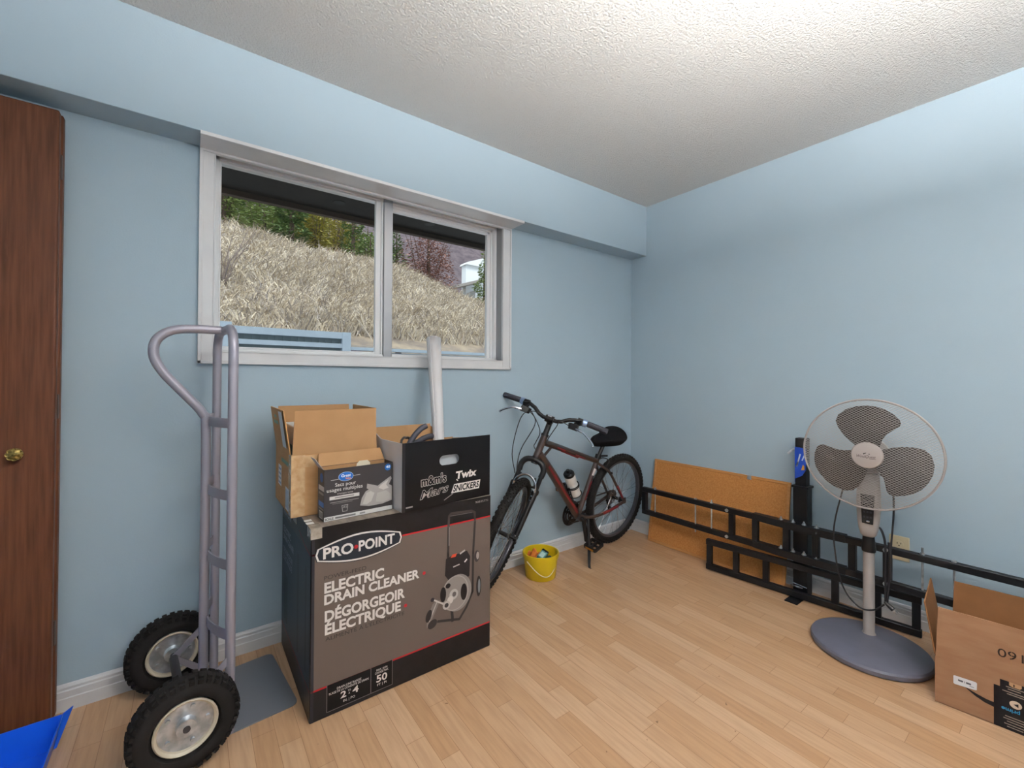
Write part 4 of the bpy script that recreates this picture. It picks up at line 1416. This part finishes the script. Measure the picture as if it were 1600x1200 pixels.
MB().lathe([(.030, -.16), (.052, -.15), (.060, -.12), (.062, -.06), (.045, -.052), (1e-4, -.05)], 32, m=FM).tube([(0, -.02, -.09), (0, -.09, -.075)], .03, 16, m=FM).build('motor_housing', FANG, fn, world=True)
RG = .236
cage = MB().torus((0, 0, 0), Z, RG - .004, .0042, 96, 10, m=FM).torus((0, 0, -.006), Z, RG - .003, .0035, 96, 10, m=FM).build('grille_rim', FANG, fn, world=True)


def dome(x, y, zc, dep):
    r = min(math.hypot(x, y) / RG, 1)
    return zc + dep * (1 - r ** 2.6)


def mesh_grille(zc, dep, rin, name, sp, wr):
    mb = MB()
    for sgn in (1, -1):
        d = V((math.cos(R(33)), sgn * math.sin(R(33)), 0))
        nn = V((-d.y, d.x, 0))
        k = int(RG / sp)
        for i in range(-k, k + 1):
            off = i * sp
            half = math.sqrt(max(0, (RG - .004) ** 2 - off ** 2))
            segs = [(-half, half)]
            if abs(off) < rin:
                hh = math.sqrt(rin ** 2 - off ** 2)
                segs = [(-half, -hh), (hh, half)]
            for a, b in segs:
                if b - a < .004:
                    continue
                N = max(2, int((b - a) / .045))
                pts = []
                for j in range(N + 1):
                    q = nn * off + d * (a + (b - a) * j / N)
                    pts.append((q.x, q.y, dome(q.x, q.y, zc, dep)))
                mb.tube(pts, wr, 4, m=FM, caps=False)
    return mb.build(name, FANM, cage, world=True)


mesh_grille(.0, .052, .050, 'front_grille', .0084, .0006)
mesh_grille(-.006, -.05, .055, 'rear_grille', .0100, .0006)
hubb = MB().lathe([(.030, -.045), (.034, -.035), (.034, .012), (.028, .02), (1e-4, .022)], 32, m=FM).build('blade_hub', BLADE, fn, world=True)
bo_ = [(-.5, .56), (-.46, .68), (-.34, .79), (-.2, .85), (-.04, .875), (.1, .865), (.22, .82), (.34, .74), (.42, .65), (.44, .58), (.42, .53), (.34, .46), (.25, .38), (.19, .28), (.15, .14), (.08, .08), (-.08, .08), (-.18, .12), (-.28, .20), (-.38, .31), (-.46, .44)]
for k in range(3):
    mm = FM @ M.Rotation(k * 2 * PI / 3, 4, 'Z')
    cx_, cy_ = -.03, .47
    rings = []
    vs, fs = [], []
    for sgn, zo in ((1, .0012), (-1, -.0012)):
        for f in (1, .75, .5, .25):
            for (x, y) in bo_:
                xx, yy = cx_ + (x - cx_) * f, cy_ + (y - cy_) * f
                zz = -.012 + .030 * (xx + .03) * 1.0 + zo
                vs.append((xx * RG, yy * RG, zz))
        vs.append((cx_ * RG, cy_ * RG, -.012 + zo))
    nb = len(bo_)
    off = 4 * nb + 1
    for s_ in (0, 1):
        o0 = s_ * off
        for r_ in range(3):
            for i in range(nb):
                q = (o0 + r_ * nb + i, o0 + r_ * nb + (i + 1) % nb, o0 + (r_ + 1) * nb + (i + 1) % nb, o0 + (r_ + 1) * nb + i)
                fs.append(q if s_ else q[::-1])
        for i in range(nb):
            q = (o0 + 3 * nb + i, o0 + 3 * nb + (i + 1) % nb, o0 + 4 * nb)
            fs.append(q if s_ else q[::-1])
    for i in range(nb):
        fs.append((i, off + i, off + (i + 1) % nb, (i + 1) % nb))
    MB().add(vs, fs, m=mm).build('blade', BLADE, fn, world=True)
bg_ = MB().lathe([(.053, .046), (.0545, .052), (.051, .058), (.03, .0605), (1e-4, .061)], 48, m=FM).build('badge', BADGE, fn, world=True)
p = Print(FM @ V((0, 0, .0612)), a_, b_)
p.text('WindQuest', -.033, -.010, .062, .011, '4a4444', 1, shear=.35)
p.line([(.008, -.013), (.030, -.0125)], .0014, '4a4444', 1)
p.poly([(-.010, .003), (-.012, .008), (-.001, .012), (-.003, .008), (-.007, .007)], '3a3434', 1)
p.poly([(.007, .003), (.006, .009), (.011, .007)], '3a3434', 1)
p.done('brand_print', bg_)
cord = MB().tube(bez([(-.30, -1.50, .75), (-.345, -1.462, .70), (-.36, -1.447, .64), (-.36, -1.417, .474), (-.36, -1.424, .345), (-.36, -1.441, .25), (-.36, -1.469, .189), (-.362, -1.515, .153), (-.362, -1.56, .163), (-.358, -1.595, .20)], 6), .0033, 8)
cord.tube(bez([(-.30, -1.55, .75), (-.32, -1.60, .72), (-.33, -1.618, .68), (-.33, -1.620, .579), (-.335, -1.613, .455), (-.34, -1.606, .30), (-.345, -1.602, .205)], 6), .0036, 8)
cord.tube(bez([(-.325, -1.560, .515), (-.33, -1.579, .505), (-.33, -1.592, .449), (-.335, -1.594, .33), (-.345, -1.596, .205)], 6), .0045, 8)
cord.tube(bez([(-.335, -1.606, .46), (-.338, -1.611, .40), (-.34, -1.607, .30), (-.345, -1.600, .215)], 5), .0055, 8)
cd_ = cord.build('cord', CORDM, fn, world=True)
pg = MB().tube([(-.358, -1.597, .212), (-.362, -1.612, .202), (-.365, -1.626, .193)], [.006, .009, .010], 10)
pgo = pg.build('plug', CORDM, cd_, world=True)
MB().bar((-.362, -1.626, .196), (-.364, -1.640, .188), .0015, .006).bar((-.369, -1.626, .190), (-.371, -1.640, .182), .0015, .006).build('prong', ZINC, pgo, world=True)

# ------------------------------------------------------------------ shipping box on the right
ad = V((.1, -.995, 0)).normalized()
ap = V((-ad.y, ad.x, 0))
AO = V((-.5715, -1.783, .001))
AM = basis(AO, ad, ap, Z)
AW, AD, AH = .46, .315, .162
ab = thing('shipping_box', 'open brown shipping box with raised flaps on the floor at the right edge', 'box', AM)
m_ = MB()
t = .004
m_.span((0, 0, 0), (AW, AD, t)).span((0, 0, 0), (AW, t, AH)).span((0, AD - t, 0), (AW, AD, AH)).span((0, t, 0), (t, AD - t, AH)).span((AW - t, t, 0), (AW, AD - t, AH))
m_.build('box_body', CARDX, ab)
FLP = .178
ff_ = flap(ab, AM @ V((0, 0, AH)), AM @ V((AW, 0, AH)), V((0, 0, FLP)), t, CARDX)
flap(ab, AM @ V((.03, AD, AH)), AM @ V((AW, AD, AH)), ap * .012 + V((0, 0, FLP)), t, CARDX_SHADE)
a9 = R(9)
flap(ab, AM @ V((0, AD - .005, AH)), AM @ V((0, .01, AH)), -ad * (math.sin(a9) * FLP) + V((0, 0, math.cos(a9) * FLP)), t, CARDX_SHADE)
flap(ab, AM @ V((AW, .01, AH)), AM @ V((AW, AD - .005, AH)), ad * .10 + V((0, 0, FLP * .8)), t, CARDX_SHADE)
p = Print((0, 0, 0), X, Z)
BLK = '16151a'
p.poly([(.141, .001), (.33, .001), (.33, .159), (.155, .159), (.155, .135), (.141, .135)], BLK, 1)
p.poly([(.0465, .089), (.0465, .115), (.050, .117), (.100, .119), (.103, .116), (.1025, .093), (.099, .091), (.050, .087)], 'd9dbe0', 3)
for i, (a, b) in enumerate(((.058, .070), (.073, .0745), (.077, .089))):
    p.rect(a, .102, b, .108, '5b5d66', 4)
p.rect(.085, .097, .096, .099, '7b7d86', 4)
p.poly([(.072, .091), (.085, .0865), (.105, .080), (.125, .075), (.142, .074), (.142, .058), (.120, .062), (.100, .071), (.085, .081)], BLK, 2)
p.poly([(.175, .159), (.175, .148), (.182, .145), (.198, .145), (.202, .150), (.202, .159)], 'b18d6b', 2)
p.rect(.184, .147, .187, .155, '3a2c22', 3)
for i, (a, b, c) in enumerate(((.168, .215, .140), (.172, .20, .133), (.160, .215, .124), (.17, .21, .117), (.166, .21, .043), (.162, .215, .035), (.170, .21, .027), (.164, .21, .018), (.170, .205, .010))):
    p.rect(a, c, b, c + .0028, '8b8177', 2)
p.ell(.189, .090, .0135, .0125, 'c9b9a6', 2)
p.poly([(.195, .096), (.195, .084), (.184, .090)], BLK, 3)
p.text('prime', .198, .071, .040, .0115, '2f8fc0', 2, bold=.02, rot=PI)
p.done('front_print', ab, world=False)
p = Print((0, -.0022, 0), X, Z)
p.text('160', .2065, .2605, .0565, .0265, '2b211c', 1, rot=PI)
p.line([(.18, .18), (.1815, .335)], .0012, '93714f', 1)
p.done('flap_print', ff_, world=False)

# ------------------------------------------------------------------ blue bin by the closet door
bl_ = thing('storage_bin', 'blue plastic bin on the floor in front of the brown closet door', 'bin', (-3.20, -.32, 0))
m_ = MB()
bz, y1, x1 = .098, -.203, -3.036
for (a, b) in (((-3.40, y1 - .25, .002), (x1 - .02, y1 - .006, .006)),):
    m_.span(a, b)
m_.hexa([V(q) for q in ((-3.39, y1 - .014, .002), (x1 - .02, y1 - .014, .002), (x1 - .02, y1 - .010, .002), (-3.39, y1 - .010, .002), (-3.41, y1 - .003, bz), (x1, y1 - .003, bz), (x1, y1, bz), (-3.41, y1, bz))])
m_.hexa([V(q) for q in ((x1 - .024, y1 - .26, .002), (x1 - .020, y1 - .26, .002), (x1 - .020, y1 - .010, .002), (x1 - .024, y1 - .010, .002), (x1 - .003, y1 - .27, bz), (x1, y1 - .27, bz), (x1, y1, bz), (x1 - .003, y1, bz))])
m_.hexa([V(q) for q in ((-3.39, y1 - .26, .002), (-3.386, y1 - .26, .002), (-3.386, y1 - .010, .002), (-3.39, y1 - .010, .002), (-3.41, y1 - .27, bz), (-3.407, y1 - .27, bz), (-3.407, y1, bz), (-3.41, y1, bz))])
m_.hexa([V(q) for q in ((-3.39, y1 - .26, .002), (x1 - .02, y1 - .26, .002), (x1 - .02, y1 - .256, .002), (-3.39, y1 - .256, .002), (-3.41, y1 - .27, bz), (x1, y1 - .27, bz), (x1, y1 - .267, bz), (-3.41, y1 - .267, bz))])
m_.build('bin_body', BLUEB, bl_, world=True)
MB().hexa([V(q) for q in ((x1 - .018, y1 - .012, .004), (x1 - .012, y1 - .008, .004), (x1 - .014, y1 - .006, .004), (x1 - .019, y1 - .010, .004), (x1 - .001, y1 - .002, bz), (x1 + .020, y1 + .016, bz + .006), (x1 + .018, y1 + .018, bz + .006), (x1 - .003, y1, bz))]).build('corner_gusset', BLUEB, bl_, world=True)

# ------------------------------------------------------------------ outside
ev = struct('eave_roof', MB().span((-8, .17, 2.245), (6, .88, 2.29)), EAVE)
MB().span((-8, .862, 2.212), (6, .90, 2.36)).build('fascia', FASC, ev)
for x in (-1.993, -1.375):
    MB().lathe([(.035, .004), (.035, -.002), (1e-4, -.002)], 24, m=M.Translation((x, .68, 2.245))).build('vent', DARK, ev)


def crest(x):
    P_ = [(-14, 4.9), (-6, 4.45), (-2.3, 4.18), (-1.0, 3.93), (.73, 3.97), (1.6, 3.78), (4.05, 2.83), (7, 2.2), (14, 1.6), (40, 1)]
    for (a, b), (c, d) in zip(P_[:-1], P_[1:]):
        if x <= c:
            return b + (d - b) * (x - a) / (c - a)
    return 1.0


def hill(x, y):
    zc = crest(x) - .10
    y0, yc = 2.62, 8.0
    z0 = 1.50 - .02 * max(0, x + 1.5)
    if y <= yc:
        t_ = max(0, (y - y0) / (yc - y0))
        z = z0 + (zc - z0) * (t_ * .92 + .08 * math.sin(t_ * PI / 2))
    else:
        z = zc - .12 * (y - yc) * (1 if y < 12 else 1) if y < 11 else zc - .36 + .05 * (y - 11)
    return z + .05 * math.sin(x * 2.1 + y * 1.3) * math.sin(y * 1.7 - x * .6) * min(1, max(0, y - 2.8))


vs, fs = [], []
xs = [-10 + .5 * i for i in range(70)]
ys = [2.62 + .3 * i for i in range(30)] + [12.5, 15, 19, 24]
for y in ys:
    for x in xs:
        vs.append((x, y, hill(x, y)))
for j in range(len(ys) - 1):
    for i in range(len(xs) - 1):
        k = j * len(xs) + i
        fs.append((k, k + 1, k + 1 + len(xs), k + len(xs)))
struct('hillside', MB().add(vs, fs), SOIL, angle=80)
struct('ground_outside', MB().span((-12, .16, .3), (16, 2.6, .5)), SOIL)
rg = random.Random(3)
vs, fs = [], []


def blade(x, y, h, lean, wd, az):
    z = hill(x, y) - .01
    dx, dy = math.cos(az) * lean, math.sin(az) * lean
    px, py = wd / 2, wd * .15
    k = len(vs)
    vs.extend([(x - px, y - py, z), (x + px, y + py, z), (x - px * .8 + dx * .35, y + dy * .35, z + h * .6), (x + px * .8 + dx * .35, y + dy * .35, z + h * .6), (x + dx, y + dy, z + h * (1 - .3 * lean / h))])
    fs.extend([(k, k + 1, k + 3, k + 2), (k + 2, k + 3, k + 4)])


for i in range(8500):
    y = 2.9 + 5.35 * rg.random() ** 1.1
    x = -3.4 + (y * .85 + 1.8) * rg.random() * 1.12
    n0 = .5 + .5 * math.sin(x * 2.3 + 1.3 * math.sin(y * 2.3)) * math.sin(y * 2.1 + x)
    base = rg.gauss(-.5, .9) + (PI if rg.random() < .4 else 0)
    big = rg.random() < .25
    for q in range(7):
        h = rg.uniform(.10, .24) * (.6 + .7 * n0) * (1.5 if big else 1)
        blade(x + rg.gauss(0, .03), y + rg.gauss(0, .03), h, h * rg.uniform(.5, 1.5), rg.uniform(.006, .011) * (1 + .10 * y), rg.gauss(base, .5))
gr = MB().add(vs, fs).build('dry_grass', GRASS, None, smooth=False)
tag(gr, 'tall dry straw grass covering the slope outside the window', 'grass', kind='stuff')
# timber retaining wall
rw = thing('retaining_wall', 'blue grey timber retaining wall at the foot of the grassy slope', 'retaining wall', (-2, 2.6, .5))
FY0 = 2.52
MB().span((-2.54, FY0, .5), (-2.435, 2.6, 1.650)).build('post', FENCE, rw, world=True)
MB().span((-1.47, FY0 - .01, .5), (-1.385, 2.6, 1.620)).build('post', FENCE, rw, world=True)
for a, b in ((1.552, 1.618), (1.455, 1.500), (1.30, 1.36)):
    MB().span((-2.435, FY0, a), (-1.47, 2.59, b)).build('rail', FENCE, rw, world=True)
cm = MB()
for i in range(30):
    cm.span((-2.435 + i * .0325, 2.585 - (i % 2) * .008, .5), (-2.435 + (i + 1) * .0325, 2.61, 1.56))
cm.build('corrugated_panel', CORR, rw, world=True)
MB().span((-3.6, FY0, .5), (-2.54, 2.6, 1.64)).build('board', FENCE, rw, world=True)
for a, b in ((1.44, 1.472), (1.30, 1.425)):
    MB().span((-1.385, FY0 + (.03 if b < 1.43 else 0), a), (6, 2.6, b)).build('board', FENCE, rw, world=True)

LEAFM = {
    'green': island_mat('leaf_green', ['5f7347', '8a9b60', 'a6b277', '6d8153']),
    'yellow': island_mat('leaf_yellow_green', ['8f8f4a', 'aaa155', 'bdae64', '7c8249']),
    'orange': island_mat('leaf_orange', ['d98a42', 'e5a458', 'c9853f']),
    'dark': island_mat('leaf_dark', ['566b45', '6d8355', '7f955f', '4a5c40']),
    'red': island_mat('twig_red', ['9a746e', 'b08a80', '86645f', 'b8968a']),
}


def tree(name, label, x, y, h, wd, kind, n=900, leaf=.16, conifer=True, seed=0, z=None, group='trees on the hillside'):
    r_ = random.Random(seed)
    z0 = hill(x, y) - .15 if z is None else z
    tr_ = thing(name, label, 'tree' if 'shrub' not in name else 'shrub', (x, y, z0), group)
    tk = MB().tube([(0, 0, 0), (0.02, 0, h * .5), (0, 0, h * .93)], [wd * .05 + .02, wd * .035 + .01, .008], 8)
    if not conifer:
        for i in range(7):
            a = r_.random() * 2 * PI
            tk.tube([(0, 0, h * r_.uniform(.08, .4)), (math.cos(a) * wd * .25, math.sin(a) * wd * .25, h * r_.uniform(.55, .75)), (math.cos(a) * wd * .4, math.sin(a) * wd * .4, h * r_.uniform(.8, .98))], [.02, .012, .005], 5)
    tk.build('trunk', BARK, tr_)
    vs_, fs_ = [], []
    for i in range(n):
        a = r_.random() * 2 * PI
        if conifer:
            t_ = 1 - math.sqrt(r_.random()) * .97
            rad = wd * .5 * (1 - t_) * (.45 + .55 * r_.random() ** .5) * (.8 + .3 * math.sin(t_ * 40))
            c = V((math.cos(a) * rad, math.sin(a) * rad, h * (.06 + .92 * t_) - rad * .25))
        else:
            u_ = r_.random() ** .4
            ph = math.acos(r_.uniform(-1, 1))
            lump = .8 + .25 * math.sin(a * 3 + seed) * math.sin(ph * 4)
            c = V((math.sin(ph) * math.cos(a) * wd * .5 * u_ * lump, math.sin(ph) * math.sin(a) * wd * .5 * u_ * lump, h * .55 + math.cos(ph) * h * .45 * u_ * lump))
        d = V((math.cos(a + r_.gauss(0, .5)), math.sin(a + r_.gauss(0, .5)), r_.uniform(-.5, .3))).normalized()
        e = d.cross(V((r_.gauss(0, .4), r_.gauss(0, .4), 1))).normalized()
        L_ = leaf * r_.uniform(.6, 1.4)
        k = len(vs_)
        vs_ += [c - e * L_ * .22, c + d * L_ * .5 - e * L_ * .16, c + d * L_, c + d * L_ * .5 + e * L_ * .2]
        fs_.append((k, k + 1, k + 2, k + 3))
    f_ = MB().add(vs_, fs_).build('foliage', LEAFM[kind], tr_, smooth=False)
    return tr_


tid = 0
G1, G2 = 'trees on the crest of the slope', 'trees far behind the slope'
for (nm, lb, bearing, y, h, wd, kd_, n, lf, cf, g_) in (
        ('leafy_tree', 'bushy green tree at the left edge of the window view', 343, 9.4, 3.0, 1.8, 'green', 3200, .12, False, G1),
        ('leafy_tree', 'bushy green tree beside the one at the left edge of the window view', 410, 11.4, 3.0, 1.4, 'green', 3000, .12, False, G1),
        ('conifer_tree', 'dark conifer between the bushy green trees and the yellow green ones', 452, 9.5, 3.2, 1.2, 'dark', 4200, .12, True, G1),
        ('leafy_tree', 'yellow green tree left of the orange shrub in the window view', 487, 11.4, 3.2, 1.2, 'yellow', 3200, .11, False, G1),
        ('leafy_tree', 'yellow green tree behind the orange shrub, right of its twin', 527, 13.0, 3.8, 1.7, 'yellow', 3200, .11, False, G1),
        ('orange_shrub', 'small orange shrub on the crest of the slope', 521, 9.0, .75, .62, 'orange', 1100, .07, False, G1),
        ('conifer_tree', 'dark conifer with a bare brown trunk right of the orange shrub', 549, 9.5, 3.2, .9, 'dark', 1500, .11, True, G1),
        ('leafy_tree', 'green tree seen left of the window mullion', 577, 11.2, 2.6, 1.4, 'green', 2600, .11, False, G1),
        ('conifer_tree', 'dark conifer just right of the window mullion', 618, 13.2, 4.4, 1.9, 'dark', 4200, .13, True, G1),
        ('bare_shrub', 'wide reddish bare shrub in the right window pane', 668, 11.2, 4.2, 2.1, 'red', 6500, .10, False, G1),
        ('leafy_tree', 'low dark green bush left of the white house', 705, 12.0, 2.5, 1.3, 'dark', 2200, .09, False, G1),
        ('conifer_tree', 'tall green pine in front of the white house', 756, 13.5, 5.2, 2.3, 'green', 8000, .13, True, G1),
        ('leafy_tree', 'tall dark tree far behind the left end of the slope', 330, 15.0, 6.2, 2.3, 'dark', 4200, .2, False, G2),
        ('leafy_tree', 'tall green tree far behind the bushy trees at the left', 400, 18.2, 7.0, 3.0, 'green', 4200, .2, False, G2),
        ('leafy_tree', 'tall pale green tree far behind the dark conifer', 463, 15.2, 5.8, 2.3, 'green', 4200, .2, False, G2),
        ('leafy_tree', 'tall yellow green tree far behind the orange shrub', 520, 18.4, 6.4, 3.0, 'yellow', 4200, .2, False, G2),
        ('leafy_tree', 'tall green tree far behind the mullion', 573, 15.4, 4.8, 2.6, 'green', 4200, .2, False, G2),
        ('leafy_tree', 'dark tree far behind the mullion and the red shrub', 622, 18.2, 5.0, 2.8, 'dark', 3600, .2, False, G2)):
    tid += 1
    az = yaw + math.atan((bearing - 800) / FPX)
    tree(nm, lb, CAM.x + (y - CAM.y) * math.tan(az), y, h, wd, kd_, n, lf, cf, tid, group=g_)
# bare sprig at the left of the slope
sg_ = MB()
rg = random.Random(5)
for i in range(16):
    a = rg.uniform(-.5, .5)
    sg_.tube([(0, 0, 0), (a * .3, rg.uniform(-.1, .1), .35), (a * .9 + rg.gauss(0, .1), rg.uniform(-.2, .2), rg.uniform(.6, 1.0))], [.007, .005, .002], 5)
so_ = sg_.build('bare_bush', mat('grey_twigs', '7a6d68', .9))
so_.location = (-2.45, 4.0, hill(-2.45, 4.0) - .02)
tag(so_, 'bare grey twiggy bush on the slope at the left of the window', 'bush')
# far hillside and white house
vs, fs = [], []
for j in range(14):
    for i in range(30):
        x, y = -10 + i * 4, 30 + j * 3
        vs.append((x, y, -1 + j * 2.6 - .10 * max(0, x - 10) + .8 * math.sin(x * .5 + j) * math.sin(j * .9)))
for j in range(13):
    for i in range(29):
        k = j * 30 + i
        fs.append((k, k + 1, k + 31, k + 30))
struct('far_hill', MB().add(vs, fs), FARH, angle=80)
hs = thing('house', 'white house with a grey roof beyond the crest of the slope', 'house', (11.2, 20, 5))
MB().span((10.3, 20, 3), (12.4, 20.5, 7.9)).build('wall', HOUSEW, hs, world=True)
MB().span((10.6, 19.4, 4.5), (13.0, 20, 6.3)).build('porch_wall', HOUSEW, hs, world=True)
MB().hexa([V(q) for q in ((9.0, 18.8, 6.15), (11.4, 18.8, 6.95), (11.4, 20.4, 6.95), (9.0, 20.4, 6.15), (9.0, 18.8, 6.30), (11.4, 18.8, 7.10), (11.4, 20.4, 7.10), (9.0, 20.4, 6.30))]).build('lower_roof', ROOFM, hs, world=True)
MB().prism([(10.2, 7.86), (12.6, 7.86), (12.4, 8.0), (11.4, 8.4), (10.3, 8.0)], .8, m=basis((0, 20.6, 0), X, Z, -Y)).build('roof', HOUSEW, hs, world=True)
MB().span((11.5, 19.98, 7.2), (11.8, 20, 7.5)).build('window', DARK, hs, world=True)
